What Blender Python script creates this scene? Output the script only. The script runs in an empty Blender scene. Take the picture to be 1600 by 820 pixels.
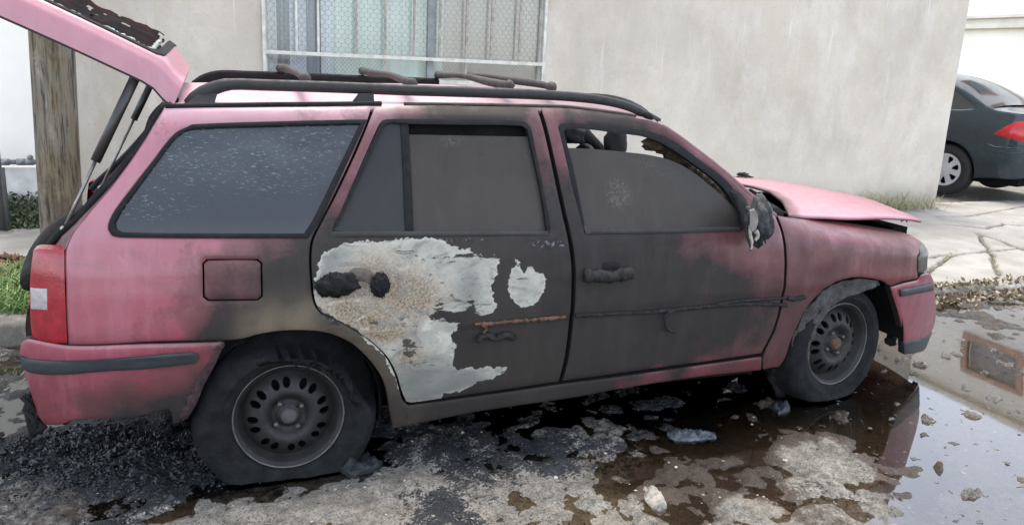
import bpy, bmesh, math, random
import numpy as np
from mathutils import Vector, Matrix
from mathutils.geometry import delaunay_2d_cdt
random.seed(7)
SC = bpy.context.scene
COL = SC.collection
# ------------------------------------------------------------------ camera
CP = np.array([-0.24347, -3.57148, 1.51054]); YAW, PITCH, ROLL, FPX = 1.20472, 0.24212, 0.04669, 1270.21
_f = np.array([math.cos(YAW)*math.cos(PITCH), math.sin(YAW)*math.cos(PITCH), -math.sin(PITCH)])
_r0 = np.cross(_f, [0, 0, 1.]); _r0 /= np.linalg.norm(_r0); _u0 = np.cross(_r0, _f)
_r = math.cos(ROLL)*_r0 + math.sin(ROLL)*_u0; _u = -math.sin(ROLL)*_r0 + math.cos(ROLL)*_u0
cam_d = bpy.data.cameras.new('camera'); cam = bpy.data.objects.new('camera', cam_d); COL.objects.link(cam)
M = Matrix(((_r[0], _u[0], -_f[0], CP[0]), (_r[1], _u[1], -_f[1], CP[1]), (_r[2], _u[2], -_f[2], CP[2]), (0, 0, 0, 1)))
cam.matrix_world = M
cam_d.sensor_width = 36; cam_d.lens = FPX/1600*36; cam_d.clip_start = .05; cam_d.clip_end = 600
SC.camera = cam
# ------------------------------------------------------------------ sky, sun, exposure
SUN_DIR = Vector((.10, .30, .95)).normalized()
world = bpy.data.worlds.new('World'); SC.world = world; world.use_nodes = True
wn = world.node_tree; wn.nodes.clear()
sky = wn.nodes.new('ShaderNodeTexSky'); sky.sky_type = 'NISHITA'; sky.sun_disc = False
sky.sun_elevation = math.asin(SUN_DIR.z); sky.sun_rotation = math.atan2(SUN_DIR.x, SUN_DIR.y)
sky.air_density = 1.0; sky.dust_density = 4.0; sky.ozone_density = 1.0; sky.altitude = 2200
bg = wn.nodes.new('ShaderNodeBackground'); bg.inputs[1].default_value = .15
wo = wn.nodes.new('ShaderNodeOutputWorld')
hs = wn.nodes.new('ShaderNodeHueSaturation'); hs.inputs['Saturation'].default_value = .45; hs.inputs['Value'].default_value = 1.1
wn.links.new(sky.outputs[0], hs.inputs['Color']); wn.links.new(hs.outputs[0], bg.inputs[0]); wn.links.new(bg.outputs[0], wo.inputs[0])
sd = bpy.data.lights.new('sun', 'SUN'); sd.energy = 1.1; sd.angle = math.radians(30); sd.color = (1, .90, .76)
sun = bpy.data.objects.new('sun', sd); COL.objects.link(sun); sun.location = (0, 0, 12)
sun.rotation_euler = SUN_DIR.to_track_quat('Z', 'Y').to_euler()
SC.view_settings.view_transform = 'Standard'; SC.view_settings.look = 'None'
SC.view_settings.exposure = 2.2; SC.view_settings.gamma = 1; SC.view_settings.use_curve_mapping = False

# ------------------------------------------------------------------ helpers: photo pixel -> point on a plane / on the car's side
def ray(px, py):
    return _f*FPX + _r*(px-800) - _u*(py-410)
def back(px, py, axis, val):
    d = ray(px, py); t = (val-CP[axis])/d[axis]; return CP + t*d
def smooth(a, b, x):
    t = np.clip((x-a)/(b-a), 0, 1); return t*t*(3-2*t)
_Z = [-.2, .1, .2, .3, .42, .52, .62, .72, .80, .87, .95, 1.05, 1.15, 1.25, 1.31, 1.36, 1.42]
_W = [.74, .755, .775, .798, .812, .820, .823, .820, .812, .797, .775, .742, .709, .672, .645, .600, .54]
def Wf(x, z):
    x = np.asarray(x, float); z = np.asarray(z, float)
    w = np.interp(z, _Z, _W)
    tf = np.clip((x-2.25)/1.0, 0, 1.2); w = w - .20*tf**3
    tr = np.clip((-.45-x)/.42, 0, 1.2); w = w - .16*tr**2.6
    zs = np.interp(x, [2.0, 2.2, 3.05], [.84, .815, .69]); k = smooth(1.95, 2.35, x)
    w = w - k*.13*(np.clip(z-zs, 0, .2)/.08)**2
    zc = np.interp(x, [.2, 2.3], [.515, .60])
    w = w + .006*smooth(0, .014, z-zc)*smooth(.3, .0, z-zc) - .000
    return w
def side(px, py, off=0.):
    y = -.78
    for _ in range(25):
        P = back(px, py, 1, y); y = .5*y - .5*(float(Wf(P[0], P[2]))+off)
    return (min(P[0], 3.24), P[2])
def sidepts(L, off=0.): return [side(a, b, off) for a, b in L]
def gz(x): return np.interp(x, [-300, -3, 3.6, 300], [-.042, -.042, .05, .05])

# numpy value noise
def _hash(ix, iy, s):
    n = (ix.astype(np.int64)*374761393 + iy.astype(np.int64)*668265263 + s*1442695041) & 0x7fffffff
    n = ((n ^ (n >> 13))*1274126177) & 0x7fffffff
    return ((n ^ (n >> 16)) & 0xffff)/65535.
def vnoise(x, y, s=0):
    x = np.asarray(x, float); y = np.asarray(y, float)
    ix = np.floor(x); iy = np.floor(y); fx = x-ix; fy = y-iy
    fx = fx*fx*(3-2*fx); fy = fy*fy*(3-2*fy)
    a = _hash(ix, iy, s); b = _hash(ix+1, iy, s); c = _hash(ix, iy+1, s); d = _hash(ix+1, iy+1, s)
    return (a*(1-fx)+b*fx)*(1-fy) + (c*(1-fx)+d*fx)*fy
def fbm(x, y, s=0, o=4, g=.5):
    r = 0; a = 1; t = 0
    for i in range(o):
        r = r + a*vnoise(x*2**i+17.3*i, y*2**i-9.1*i, s+i); t += a; a *= g
    return r/t

# polygon helpers
def catmull(P, step, closed=True, sharp=38):
    P = [np.array(p, float) for p in P]; n = len(P); out = []
    def corner(i):
        if not closed and i in (0, n-1): return True
        a = P[i]-P[i-1]; b = P[(i+1) % n]-P[i]
        c = np.dot(a, b)/(np.linalg.norm(a)*np.linalg.norm(b)+1e-12)
        return math.degrees(math.acos(max(-1, min(1, c)))) > sharp
    cs = [corner(i) for i in range(n)]
    for i in range(n if closed else n-1):
        p1 = P[i]; p2 = P[(i+1) % n]
        m1 = (p2-p1) if cs[i] else (p2-P[i-1])/2
        m2 = (p2-p1) if cs[(i+1) % n] else (P[(i+2) % n]-p1)/2
        L = np.linalg.norm(p2-p1)
        if not cs[i]: m1 = m1/(np.linalg.norm(m1)+1e-9)*L
        if not cs[(i+1) % n]: m2 = m2/(np.linalg.norm(m2)+1e-9)*L
        k = max(1, int(math.ceil(L/step)))
        for j in range(k):
            t = j/k; t2 = t*t; t3 = t2*t
            out.append((2*t3-3*t2+1)*p1+(t3-2*t2+t)*m1+(-2*t3+3*t2)*p2+(t3-t2)*m2)
    if not closed: out.append(P[-1])
    return np.array(out)
def inside(pts, poly):
    pts = np.asarray(pts); x = pts[:, 0][:, None]; y = pts[:, 1][:, None]
    a = poly; b = np.roll(poly, -1, 0)
    c = ((a[:, 1] > y) != (b[:, 1] > y))
    with np.errstate(divide='ignore', invalid='ignore'):
        xi = (b[:, 0]-a[:, 0])*(y-a[:, 1])/(b[:, 1]-a[:, 1]) + a[:, 0]
    return (np.sum(c & (x < xi), 1) % 2) == 1
def dist(pts, poly, closed=True):
    pts = np.asarray(pts, float); out = np.full(len(pts), 1e9)
    n = len(poly)
    for i in range(n if closed else n-1):
        a = poly[i]; b = poly[(i+1) % n]; ab = b-a; L = ab@ab+1e-15
        t = np.clip(((pts-a)@ab)/L, 0, 1)
        d = pts-a-t[:, None]*ab; out = np.minimum(out, np.sqrt((d**2).sum(1)))
    return out
def sdf(pts, poly):
    d = dist(pts, poly); return np.where(inside(pts, poly), d, -d)

# ------------------------------------------------------------------ object helpers
def link(o, parent):
    COL.objects.link(o)
    if parent is not None:
        o.parent = parent
        if parent.type == 'EMPTY': o.matrix_parent_inverse = parent.matrix_basis.inverted()
def mesh_obj(name, V, F, mat, parent=None, smooth_=True, attrs=None, mats=None, midx=None):
    me = bpy.data.meshes.new(name); me.from_pydata([tuple(map(float, v)) for v in V], [], [tuple(int(i) for i in f) for f in F])
    if smooth_ is True: me.polygons.foreach_set('use_smooth', [True]*len(me.polygons))
    elif smooth_ is not False: me.polygons.foreach_set('use_smooth', list(smooth_))
    for k, v in (attrs or {}).items():
        a = me.attributes.new(k, 'FLOAT', 'POINT'); a.data.foreach_set('value', np.asarray(v, np.float32))
    me.materials.append(mat)
    me.update()
    o = bpy.data.objects.new(name, me); link(o, parent); return o
def tag(o, label=None, cat=None, group=None, kind=None):
    if label: o['label'] = label
    if cat: o['category'] = cat
    if group: o['group'] = group
    if kind: o['kind'] = kind
    return o
def thing(name, label, cat, loc=(0, 0, 0), group=None):
    o = bpy.data.objects.new(name, None); o.empty_display_size = .2; COL.objects.link(o); o.location = loc
    bpy.context.view_layer.update()
    return tag(o, label, cat, group)
class MB:
    def __init__(s): s.V = []; s.F = []; s.S = []
    def add(s, V, F, sm=True):
        n = len(s.V); s.V += [tuple(v) for v in V]; s.F += [tuple(i+n for i in f) for f in F]; s.S += [sm]*len(F); return s
    def box(s, lo, hi, M_=None, bev=0.):
        x0, y0, z0 = lo; x1, y1, z1 = hi
        V = [(x, y, z) for x in (x0, x1) for y in (y0, y1) for z in (z0, z1)]
        F = [(0, 1, 3, 2), (4, 6, 7, 5), (0, 4, 5, 1), (2, 3, 7, 6), (0, 2, 6, 4), (1, 5, 7, 3)]
        if bev > 0:
            bm = bmesh.new(); vs = [bm.verts.new(v) for v in V]
            for f in F: bm.faces.new([vs[i] for i in f])
            bmesh.ops.bevel(bm, geom=bm.edges[:], offset=bev, segments=2, affect='EDGES', profile=.5)
            bm.verts.index_update(); V = [v.co[:] for v in bm.verts]; F = [[v.index for v in f.verts] for f in bm.faces]; bm.free()
        if M_ is not None: V = [tuple(M_ @ Vector(v)) for v in V]
        return s.add(V, F, False)
    def tube(s, P, R, n=8, flat=None, cap=True):
        P = [Vector(p) for p in P]; k = len(P)
        if not hasattr(R, '__len__'): R = [R]*k
        V = []; prev = None
        for i, p in enumerate(P):
            t = (P[min(i+1, k-1)]-P[max(i-1, 0)]).normalized()
            if prev is None:
                a = Vector((0, 0, 1)) if abs(t.z) < .9 else Vector((0, 1, 0))
                b = t.cross(a).normalized()
            else:
                b = (prev - t*prev.dot(t)).normalized()
            prev = b; c = t.cross(b)
            fx, fy = (flat if flat else (1, 1))
            for j in range(n):
                an = 2*math.pi*j/n
                V.append(p + b*(math.cos(an)*R[i]*fx) + c*(math.sin(an)*R[i]*fy))
        F = [(i*n+j, i*n+(j+1) % n, (i+1)*n+(j+1) % n, (i+1)*n+j) for i in range(k-1) for j in range(n)]
        if cap:
            F.append(tuple(reversed(range(n)))); F.append(tuple(range((k-1)*n, k*n)))
        return s.add(V, F)
    def lathe(s, prof, c, ax='y', n=48, a0=0, a1=2*math.pi, fn=None, M_=None):
        # prof: list of (radius, axial)
        full = abs(a1-a0-2*math.pi) < 1e-6; m = n if full else n+1; V = []
        for i in range(m):
            an = a0+(a1-a0)*i/n
            for j, (r, h) in enumerate(prof):
                x, z, y = r*math.cos(an), r*math.sin(an), h
                if fn: x, y, z = fn(x, y, z, an, j)
                v = Vector((x, y, z))
                if M_ is not None: v = M_ @ v
                V.append((v.x+c[0], v.y+c[1], v.z+c[2]))
        k = len(prof)
        F = [(i*k+j, ((i+1) % m)*k+j, ((i+1) % m)*k+j+1, i*k+j+1) for i in range(n) for j in range(k-1)]
        return s.add(V, F)
    def blob(s, c, r, sub=2, amp=.25, fr=3., seed=0, sq=(1, 1, 1)):
        bm = bmesh.new(); bmesh.ops.create_icosphere(bm, subdivisions=sub, radius=1)
        bm.verts.index_update(); V = []
        for v in bm.verts:
            p = v.co.copy(); k = 1+amp*2*(float(fbm(p.x*fr+seed*3.1+p.z*1.7, p.y*fr-p.z*2.3+seed, seed, 3))-.5)
            V.append((c[0]+p.x*r*k*sq[0], c[1]+p.y*r*k*sq[1], c[2]+p.z*r*k*sq[2]))
        F = [[v.index for v in f.verts] for f in bm.faces]; bm.free()
        return s.add(V, F)
    def build(s, name, mat, parent=None, attrs=None):
        return mesh_obj(name, s.V, s.F, mat, parent, s.S, attrs)

def tri_region(poly, holes, grid, rings=(.006, .014)):
    pts = []; edges = []
    for L in [poly]+holes:
        n0 = len(pts); pts += [tuple(p) for p in L]
        edges += [(n0+i, n0+(i+1) % len(L)) for i in range(len(L))]
    bb0 = poly.min(0); bb1 = poly.max(0)
    X, Y = np.meshgrid(np.arange(bb0[0]+grid*.3, bb1[0], grid), np.arange(bb0[1]+grid*.3, bb1[1], grid))
    X = X + (np.arange(X.shape[0]) % 2)[:, None]*grid*.5
    G = np.stack([X.ravel(), Y.ravel()], 1)
    ok = inside(G, poly)
    for h in holes: ok &= ~inside(G, h)
    G = G[ok]
    if len(G):
        d = dist(G, poly)
        for h in holes: d = np.minimum(d, dist(G, h))
        G = G[d > max([grid*.45]+[r+grid*.3 for r in rings])]
    extra = []
    for r in rings:
        for L in [poly]+holes:
            t = np.roll(L, -1, 0)-np.roll(L, 1, 0); nn = np.stack([-t[:, 1], t[:, 0]], 1); nn /= np.linalg.norm(nn, axis=1)[:, None]+1e-12
            for sgn in (1, -1):
                c = L+nn*r*sgn
                ok = inside(c, poly)
                for h in holes: ok &= ~inside(c, h)
                dd = dist(c, poly)
                for h in holes: dd = np.minimum(dd, dist(c, h))
                extra.append(c[ok & (dd > r*.9)])
    allp = np.concatenate([np.array(pts)]+[G]+extra) if (len(G) or extra) else np.array(pts)
    r = delaunay_2d_cdt([Vector(p) for p in allp], edges, [], 0, 1e-6)
    v = np.array([tuple(p) for p in r[0]]); f = np.array([t for t in r[2]])
    c = v[f].mean(1); ok = inside(c, poly)
    for h in holes: ok &= ~inside(c, h)
    f = f[ok]
    used = np.unique(f); mp = -np.ones(len(v), int); mp[used] = np.arange(len(used))
    return v[used], mp[f]
def region_obj(name, poly, holes, fmap, mat, parent, grid=.02, flange=.03, inward=(0, 1, 0), rings=(.006, .014), roll=.004, fields=None, step=.02, flange_attr=None, flip=False, raw=False):
    """2-D outline with holes, triangulated, lifted to 3-D by fmap, edges rolled and folded inward."""
    P = np.array(poly) if raw else catmull(poly, step); H = [np.array(h) if raw else catmull(h, step) for h in holes]
    v, f = tri_region(P, H, grid, rings)
    # orient CCW
    a = v[f]; ar = (a[:, 1, 0]-a[:, 0, 0])*(a[:, 2, 1]-a[:, 0, 1])-(a[:, 2, 0]-a[:, 0, 0])*(a[:, 1, 1]-a[:, 0, 1])
    f[ar < 0] = f[ar < 0][:, ::-1]
    if flip: f = f[:, ::-1]
    d = dist(v, P)
    for h in H: d = np.minimum(d, dist(v, h))
    V3 = fmap(v[:, 0], v[:, 1])
    iw = np.array(inward, float)
    if roll: V3 = V3 + iw*(roll*(1-np.clip(d/.013, 0, 1))**2)[:, None]
    F = [tuple(t) for t in f]; V = list(map(tuple, V3)); sm = [True]*len(F)
    from collections import Counter
    cnt = Counter()
    for t in F:
        for i in range(3): cnt[tuple(sorted((t[i], t[(i+1) % 3])))] += 1
    mp = {}; n0 = len(V); srcs = []
    if flange:
        for t in F[:]:
            for i in range(3):
                e = (t[i], t[(i+1) % 3])
                if cnt[tuple(sorted(e))] == 1:
                    q = []
                    for k in (e[1], e[0]):
                        if k not in mp:
                            mp[k] = len(V); V.append(V[k]); V.append(tuple(np.array(V[k])+iw*flange)); srcs += [k, k]
                        q.append(mp[k])
                    F.append((q[0], q[1], q[1]+1, q[0]+1)); sm.append(False)
    at = {}
    for k, fn in (fields or {}).items():
        val = np.asarray(fn(v[:, 0], v[:, 1]), float)*np.ones(len(v))
        ext = val[srcs] if len(srcs) else np.zeros(0)
        if flange_attr and k in flange_attr and len(srcs): ext = np.full(len(srcs), flange_attr[k])
        at[k] = np.concatenate([val, ext])
    return mesh_obj(name, V, F, mat, parent, sm, at)
def mirror_obj(o, parent, name=None, mat=None):
    me = o.data.copy(); n = len(me.vertices); co = np.zeros(n*3); me.vertices.foreach_get('co', co)
    co = co.reshape(-1, 3); co[:, 1] *= -1; me.vertices.foreach_set('co', co.ravel()); me.flip_normals(); me.update()
    if mat: me.materials.clear(); me.materials.append(mat)
    c = bpy.data.objects.new(name or o.name.split('.')[0], me); link(c, parent); return c

# ------------------------------------------------------------------ material helpers
class NT:
    def __init__(s, name):
        s.m = bpy.data.materials.new(name); s.m.use_nodes = True; s.t = s.m.node_tree; s.N = s.t.nodes; s.N.clear()
        s.out = s.N.new('ShaderNodeOutputMaterial')
    def n(s, ty, **k):
        o = s.N.new('ShaderNode'+ty)
        for a, b in k.items(): setattr(o, a, b)
        return o
    def l(s, a, b): s.t.links.new(a, b)
    def set(s, sock, v):
        if isinstance(v, bpy.types.NodeSocket): s.l(v, sock)
        elif sock.type == 'RGBA': sock.default_value = (*v, 1) if isinstance(v, tuple) else (v, v, v, 1)
        else: sock.default_value = v
    def coord(s, kind='Object', scale=(1, 1, 1), rot=(0, 0, 0)):
        c = s.n('TexCoord'); mp = s.n('Mapping'); mp.inputs['Scale'].default_value = scale; mp.inputs['Rotation'].default_value = rot
        s.l(c.outputs[kind], mp.inputs[0]); return mp.outputs[0]
    def noise(s, scale, det=4, rough=.55, vec=None, dist=0.):
        o = s.n('TexNoise'); o.inputs['Scale'].default_value = scale; o.inputs['Detail'].default_value = det
        o.inputs['Roughness'].default_value = rough; o.inputs['Distortion'].default_value = dist
        s.l(vec if vec is not None else s.coord(), o.inputs['Vector']); return o.outputs['Fac']
    def voro(s, scale, vec=None, feature='F1', out='Distance'):
        o = s.n('TexVoronoi', feature=feature); o.inputs['Scale'].default_value = scale
        s.l(vec if vec is not None else s.coord(), o.inputs['Vector']); return o.outputs[out]
    def attr(s, name): o = s.n('Attribute'); o.attribute_name = name; return o.outputs['Fac']
    def math(s, op, a, b=None, c=None, clamp=False):
        o = s.n('Math', operation=op); o.use_clamp = clamp
        s.set(o.inputs[0], a)
        if b is not None: s.set(o.inputs[1], b)
        if c is not None: s.set(o.inputs[2], c)
        return o.outputs[0]
    def rng(s, v, a, b, c=0., d=1., smooth_=False):
        o = s.n('MapRange'); o.interpolation_type = 'SMOOTHSTEP' if smooth_ else 'LINEAR'
        s.set(o.inputs[0], v); o.inputs[1].default_value = a; o.inputs[2].default_value = b; o.inputs[3].default_value = c; o.inputs[4].default_value = d
        return o.outputs[0]
    def mix(s, f, a, b, mode='MIX'):
        o = s.n('Mix', data_type='RGBA', blend_type=mode)
        s.set(o.inputs[0], f); s.set(o.inputs[6], a); s.set(o.inputs[7], b); return o.outputs[2]
    def bump(s, h, st=.3, d=.01, normal=None):
        o = s.n('Bump'); o.inputs['Strength'].default_value = st; o.inputs['Distance'].default_value = d; s.l(h, o.inputs['Height'])
        if normal is not None: s.l(normal, o.inputs['Normal'])
        return o.outputs[0]
    def bsdf(s, col, rough=.6, normal=None, metal=0., spec=.5, coat=0., **k):
        b = s.n('BsdfPrincipled'); s.set(b.inputs['Base Color'], col); s.set(b.inputs['Roughness'], rough)
        s.set(b.inputs['Metallic'], metal); s.set(b.inputs['Specular IOR Level'], spec); s.set(b.inputs['Coat Weight'], coat)
        for kk, v in k.items(): s.set(b.inputs[kk.replace('_', ' ')], v)
        if normal is not None: s.l(normal, b.inputs['Normal'])
        s.l(b.outputs[0], s.out.inputs[0]); return s.m

def simple(name, col, rough=.6, var=.25, scale=12, bump=.15, metal=0., spec=.5, col2=None, bd=.004):
    t = NT(name); n = t.noise(scale, 5); n2 = t.noise(scale*6, 3)
    c = t.mix(t.rng(n, .3, .7), tuple(x*(1-var) for x in col), col2 or tuple(min(1, x*(1+var)) for x in col))
    return t.bsdf(c, t.rng(n2, .3, .7, max(.02, rough-.1), min(1, rough+.1)), t.bump(t.math('ADD', n, n2), bump, bd), metal, spec)

# car paint: faded red lacquer, soot film, fully burnt patches where bare metal and ash show
def car_paint(name, pink=(.215, .029, .050), pale=(.29, .072, .10)):
    t = NT(name); vec = t.coord()
    n1 = t.noise(2.2, 5, .6, vec); n2 = t.noise(11, 5, .6, vec); n3 = t.noise(70, 3, .6, vec); nf = t.noise(260, 2, .5, vec)
    streak = t.noise(5, 5, .6, t.coord(scale=(4, 4, .6)))
    base = t.mix(t.math('MULTIPLY', t.rng(n1, .35, .7), .55), pink, pale)
    scr = t.noise(3.2, 6, .7, t.coord(scale=(1, 1, 1.8)), 1.2); base = t.mix(t.math('MULTIPLY', t.rng(scr, .5, .66), .5), base, (.135, .032, .045)); base = t.mix(t.math('MULTIPLY', t.rng(scr, .40, .30), .35), base, (.36, .13, .16))
    deep = t.attr('deep'); base = t.mix(deep, base, (.095, .020, .020))
    base = t.mix(t.math('MULTIPLY', t.rng(streak, .5, .75), .3), base, (.34, .15, .18))
    base = t.mix(t.math('MULTIPLY', t.rng(n3, .62, .72), .25), base, (.2, .05, .06))
    spk = t.rng(t.voro(55, vec), .0, .12, 1, 0)
    base = t.mix(t.math('MULTIPLY', spk, .35), base, (.12, .05, .05))
    base = t.mix(t.math('MULTIPLY', t.attr('faded_skylit'), t.rng(n2, .25, .7, .75, 1)), base, (.52, .33, .36))  # fading plus sky brightness on upper faces, painted into the colour
    s = t.attr('soot'); s2 = t.math('ADD', s, t.math('ADD', t.math('ADD', t.math('MULTIPLY', t.math('SUBTRACT', n2, .5), .42), t.math('MULTIPLY', t.math('SUBTRACT', n3, .5), .22)), t.math('MULTIPLY', t.math('SUBTRACT', n1, .5), .16)))
    s2 = t.math('POWER', t.rng(s2, .10, .80, 0, 1), .72)
    so = t.mix(t.rng(n1, .3, .7), (.0145, .0118, .0110), (.0255, .0210, .0190))
    so = t.mix(t.math('MULTIPLY', t.rng(streak, .5, .8), .35), so, (.044, .039, .037))
    so = t.mix(t.math('MULTIPLY', t.rng(n3, .6, .7), .4), so, (.017, .016, .016))
    mid = t.mix(s2, base, so)
    # reddish-brown transition where soot is half thick
    band = t.math('MULTIPLY', t.math('MULTIPLY', s2, t.math('SUBTRACT', 1, s2)), 2.4)
    mid = t.mix(t.math('MULTIPLY', band, .6), mid, (.085, .028, .028))
    tan = t.attr('tan'); tn = t.math('MULTIPLY', tan, t.rng(n2, .25, .6, .4, 1))
    mid = t.mix(tn, mid, (.17, .135, .09))
    # burnt-through patches
    md = t.attr('metal'); me = t.math('ADD', md, t.math('ADD', t.math('MULTIPLY', t.math('SUBTRACT', n2, .5), .045), t.math('ADD', t.math('MULTIPLY', t.math('SUBTRACT', n3, .5), .026), t.math('MULTIPLY', t.math('SUBTRACT', t.noise(30, 3, .6, vec), .5), .03))))
    me = t.math('SUBTRACT', me, t.math('MULTIPLY', t.math('MULTIPLY', t.attr('flake'), t.rng(t.noise(22, 5, .7, t.coord(scale=(.35, 1, 1.4))), .42, .62)), .16)); mask = t.rng(me, -.0006, .0006)
    ash = t.mix(t.rng(n2, .3, .7), (.42, .40, .34), (.25, .245, .215))
    sp = t.rng(t.noise(120, 4, .7, vec), .45, .56)
    tn2 = t.math('MULTIPLY', t.attr('tanm'), t.rng(t.noise(7, 5, .7, vec, .8), .34, .52, .45, 1))
    tancol = t.mix(t.rng(n2, .35, .65), (.27, .19, .115), (.31, .26, .19))
    ash = t.mix(tn2, ash, tancol)
    ash = t.mix(t.math('MULTIPLY', t.math('MULTIPLY', sp, tn2), .8), ash, (.085, .062, .04))
    crk = t.rng(t.voro(24, t.coord(scale=(1, 1, 1.6)), 'DISTANCE_TO_EDGE'), .0, .05, 1, 0)
    sw = t.noise(6, 6, .75, t.coord(scale=(.7, 1, 1.6)), 2.); ash = t.mix(t.math('MULTIPLY', t.rng(sw, .52, .60), .7), ash, (.17, .165, .15)); ash = t.mix(t.math('MULTIPLY', t.rng(sw, .42, .34), .6), ash, (.50, .48, .43))
    dk = t.rng(t.noise(16, 5, .75, t.coord(scale=(.5, 1, 1.5)), 1.), .60, .64); ash = t.mix(t.math('MULTIPLY', dk, .85), ash, (.035, .032, .03))
    ash = t.mix(t.math('MULTIPLY', crk, .2), ash, (.16, .145, .12))
    gp = t.attr('greym'); ash = t.mix(t.math('MULTIPLY', gp, t.rng(n1, .3, .6, .5, 1)), ash, (.125, .127, .115))
    fl = t.rng(t.noise(46, 4, .65, vec), .57, .62); ash = t.mix(t.math('MULTIPLY', fl, t.math('MULTIPLY', t.attr('flake'), .9)), ash, (.05, .047, .045))
    rim = t.math('MULTIPLY', t.rng(me, .0, .002), t.rng(me, .012, .004))
    ash = t.mix(t.math('MULTIPLY', rim, t.rng(n2, .45, .65, .0, .6)), ash, (.48, .455, .40))
    col = t.mix(mask, mid, ash)
    edge = t.math('MULTIPLY', t.rng(me, -.006, -.001), t.rng(me, .001, -.0005))
    col = t.mix(t.math('MULTIPLY', edge, t.rng(n2, .45, .6, 0, .6)), col, (.028, .026, .026))
    bl = t.math('MULTIPLY', t.rng(t.math('MULTIPLY', t.attr('blister'), t.noise(60, 4, .65, t.coord(scale=(.6, 1, 1)))), .42, .47), t.rng(me, 0, -.001))
    col = t.mix(bl, col, (.016, .015, .015)); bl2 = t.rng(t.math('MULTIPLY', t.attr('blister'), t.noise(85, 3, .6, vec)), .56, .60); col = t.mix(t.math('MULTIPLY', bl2, t.rng(me, 0, -.001)), col, (.15, .14, .13))
    coatw = t.math('MULTIPLY', t.math('MULTIPLY', t.math('SUBTRACT', 1, s2), t.math('SUBTRACT', 1, t.math('MULTIPLY', deep, .7))), t.rng(me, .001, -.001))
    rough = t.mix(s2, t.rng(n2, .3, .7, .33, .5), t.rng(n2, .3, .7, .6, .85))
    rough = t.mix(mask, rough, .75)
    h = t.math('ADD', t.math('MULTIPLY', n3, .5), t.math('MULTIPLY', nf, .25))
    h = t.math('SUBTRACT', h, t.math('MULTIPLY', t.rng(me, -.002, .002), 1.2))
    rb = t.math('MULTIPLY', t.math('MULTIPLY', t.attr('blister'), t.noise(40, 5, .7, vec)), 3.)
    h = t.math('ADD', h, rb)
    n = t.bump(h, .35, .003)
    return t.bsdf(col, rough, n, 0, t.mix(s2, .5, .3), t.math('MULTIPLY', coatw, .45), Coat_Roughness=.22, Coat_IOR=1.6)

MAT = {}
MAT['paint'] = car_paint('faded_red_paint')
MAT['black'] = simple('charred_black', (.010, .0095, .0095), .8, .4, 14, .5, spec=.2)
MAT['void'] = simple('soot_lined_cavity', (.006, .006, .006), .95, .4, 9, .4, spec=.1)
MAT['rubber'] = simple('window_rubber', (.011, .0115, .0125), .75, .3, 30, .2, spec=.15)
MAT['rail'] = simple('sooty_rail_plastic', (.019, .018, .0175), .62, .25, 8, .12, spec=.35)
MAT['bar'] = simple('heat_greyed_crossbar', (.046, .039, .035), .7, .35, 20, .25, spec=.3)
MAT['plastic'] = simple('grey_bumper_plastic', (.019, .023, .026), .5, .3, 18, .15)
MAT['steel'] = simple('burnt_wheel_steel', (.0125, .0117, .0112), .6, .45, 15, .2, spec=.35)
MAT['tyre'] = simple('scorched_tyre_rubber', (.0095, .0098, .0104), .85, .5, 18, .7, spec=.18, bd=.006)
MAT['ash'] = simple('pale_ash', (.28, .25, .22), .9, .4, 40, .6)
MAT['melt'] = simple('melted_grey_plastic', (.020, .0195, .019), .75, .6, 40, .8, spec=.2, bd=.006)
MAT['rust'] = simple('rusty_hub_metal', (.075, .040, .024), .85, .6, 45, .5)
MAT['orange'] = simple('scorched_orange_filler', (.10, .045, .025), .8, .85, 70, .8)
MAT['gas'] = simple('strut_tube_dark', (.026, .023, .021), .45, .2, 20, .1)
MAT['rod'] = simple('strut_rod_steel', (.22, .21, .2), .35, .3, 30, .1, metal=.6)
MAT['seat'] = simple('burnt_seat', (.008, .0075, .007), .9, .5, 20, .7)
MAT['rimedge'] = simple('bare_rim_edge', (.07, .067, .06), .45, .5, 25, .2, metal=.3)

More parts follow.
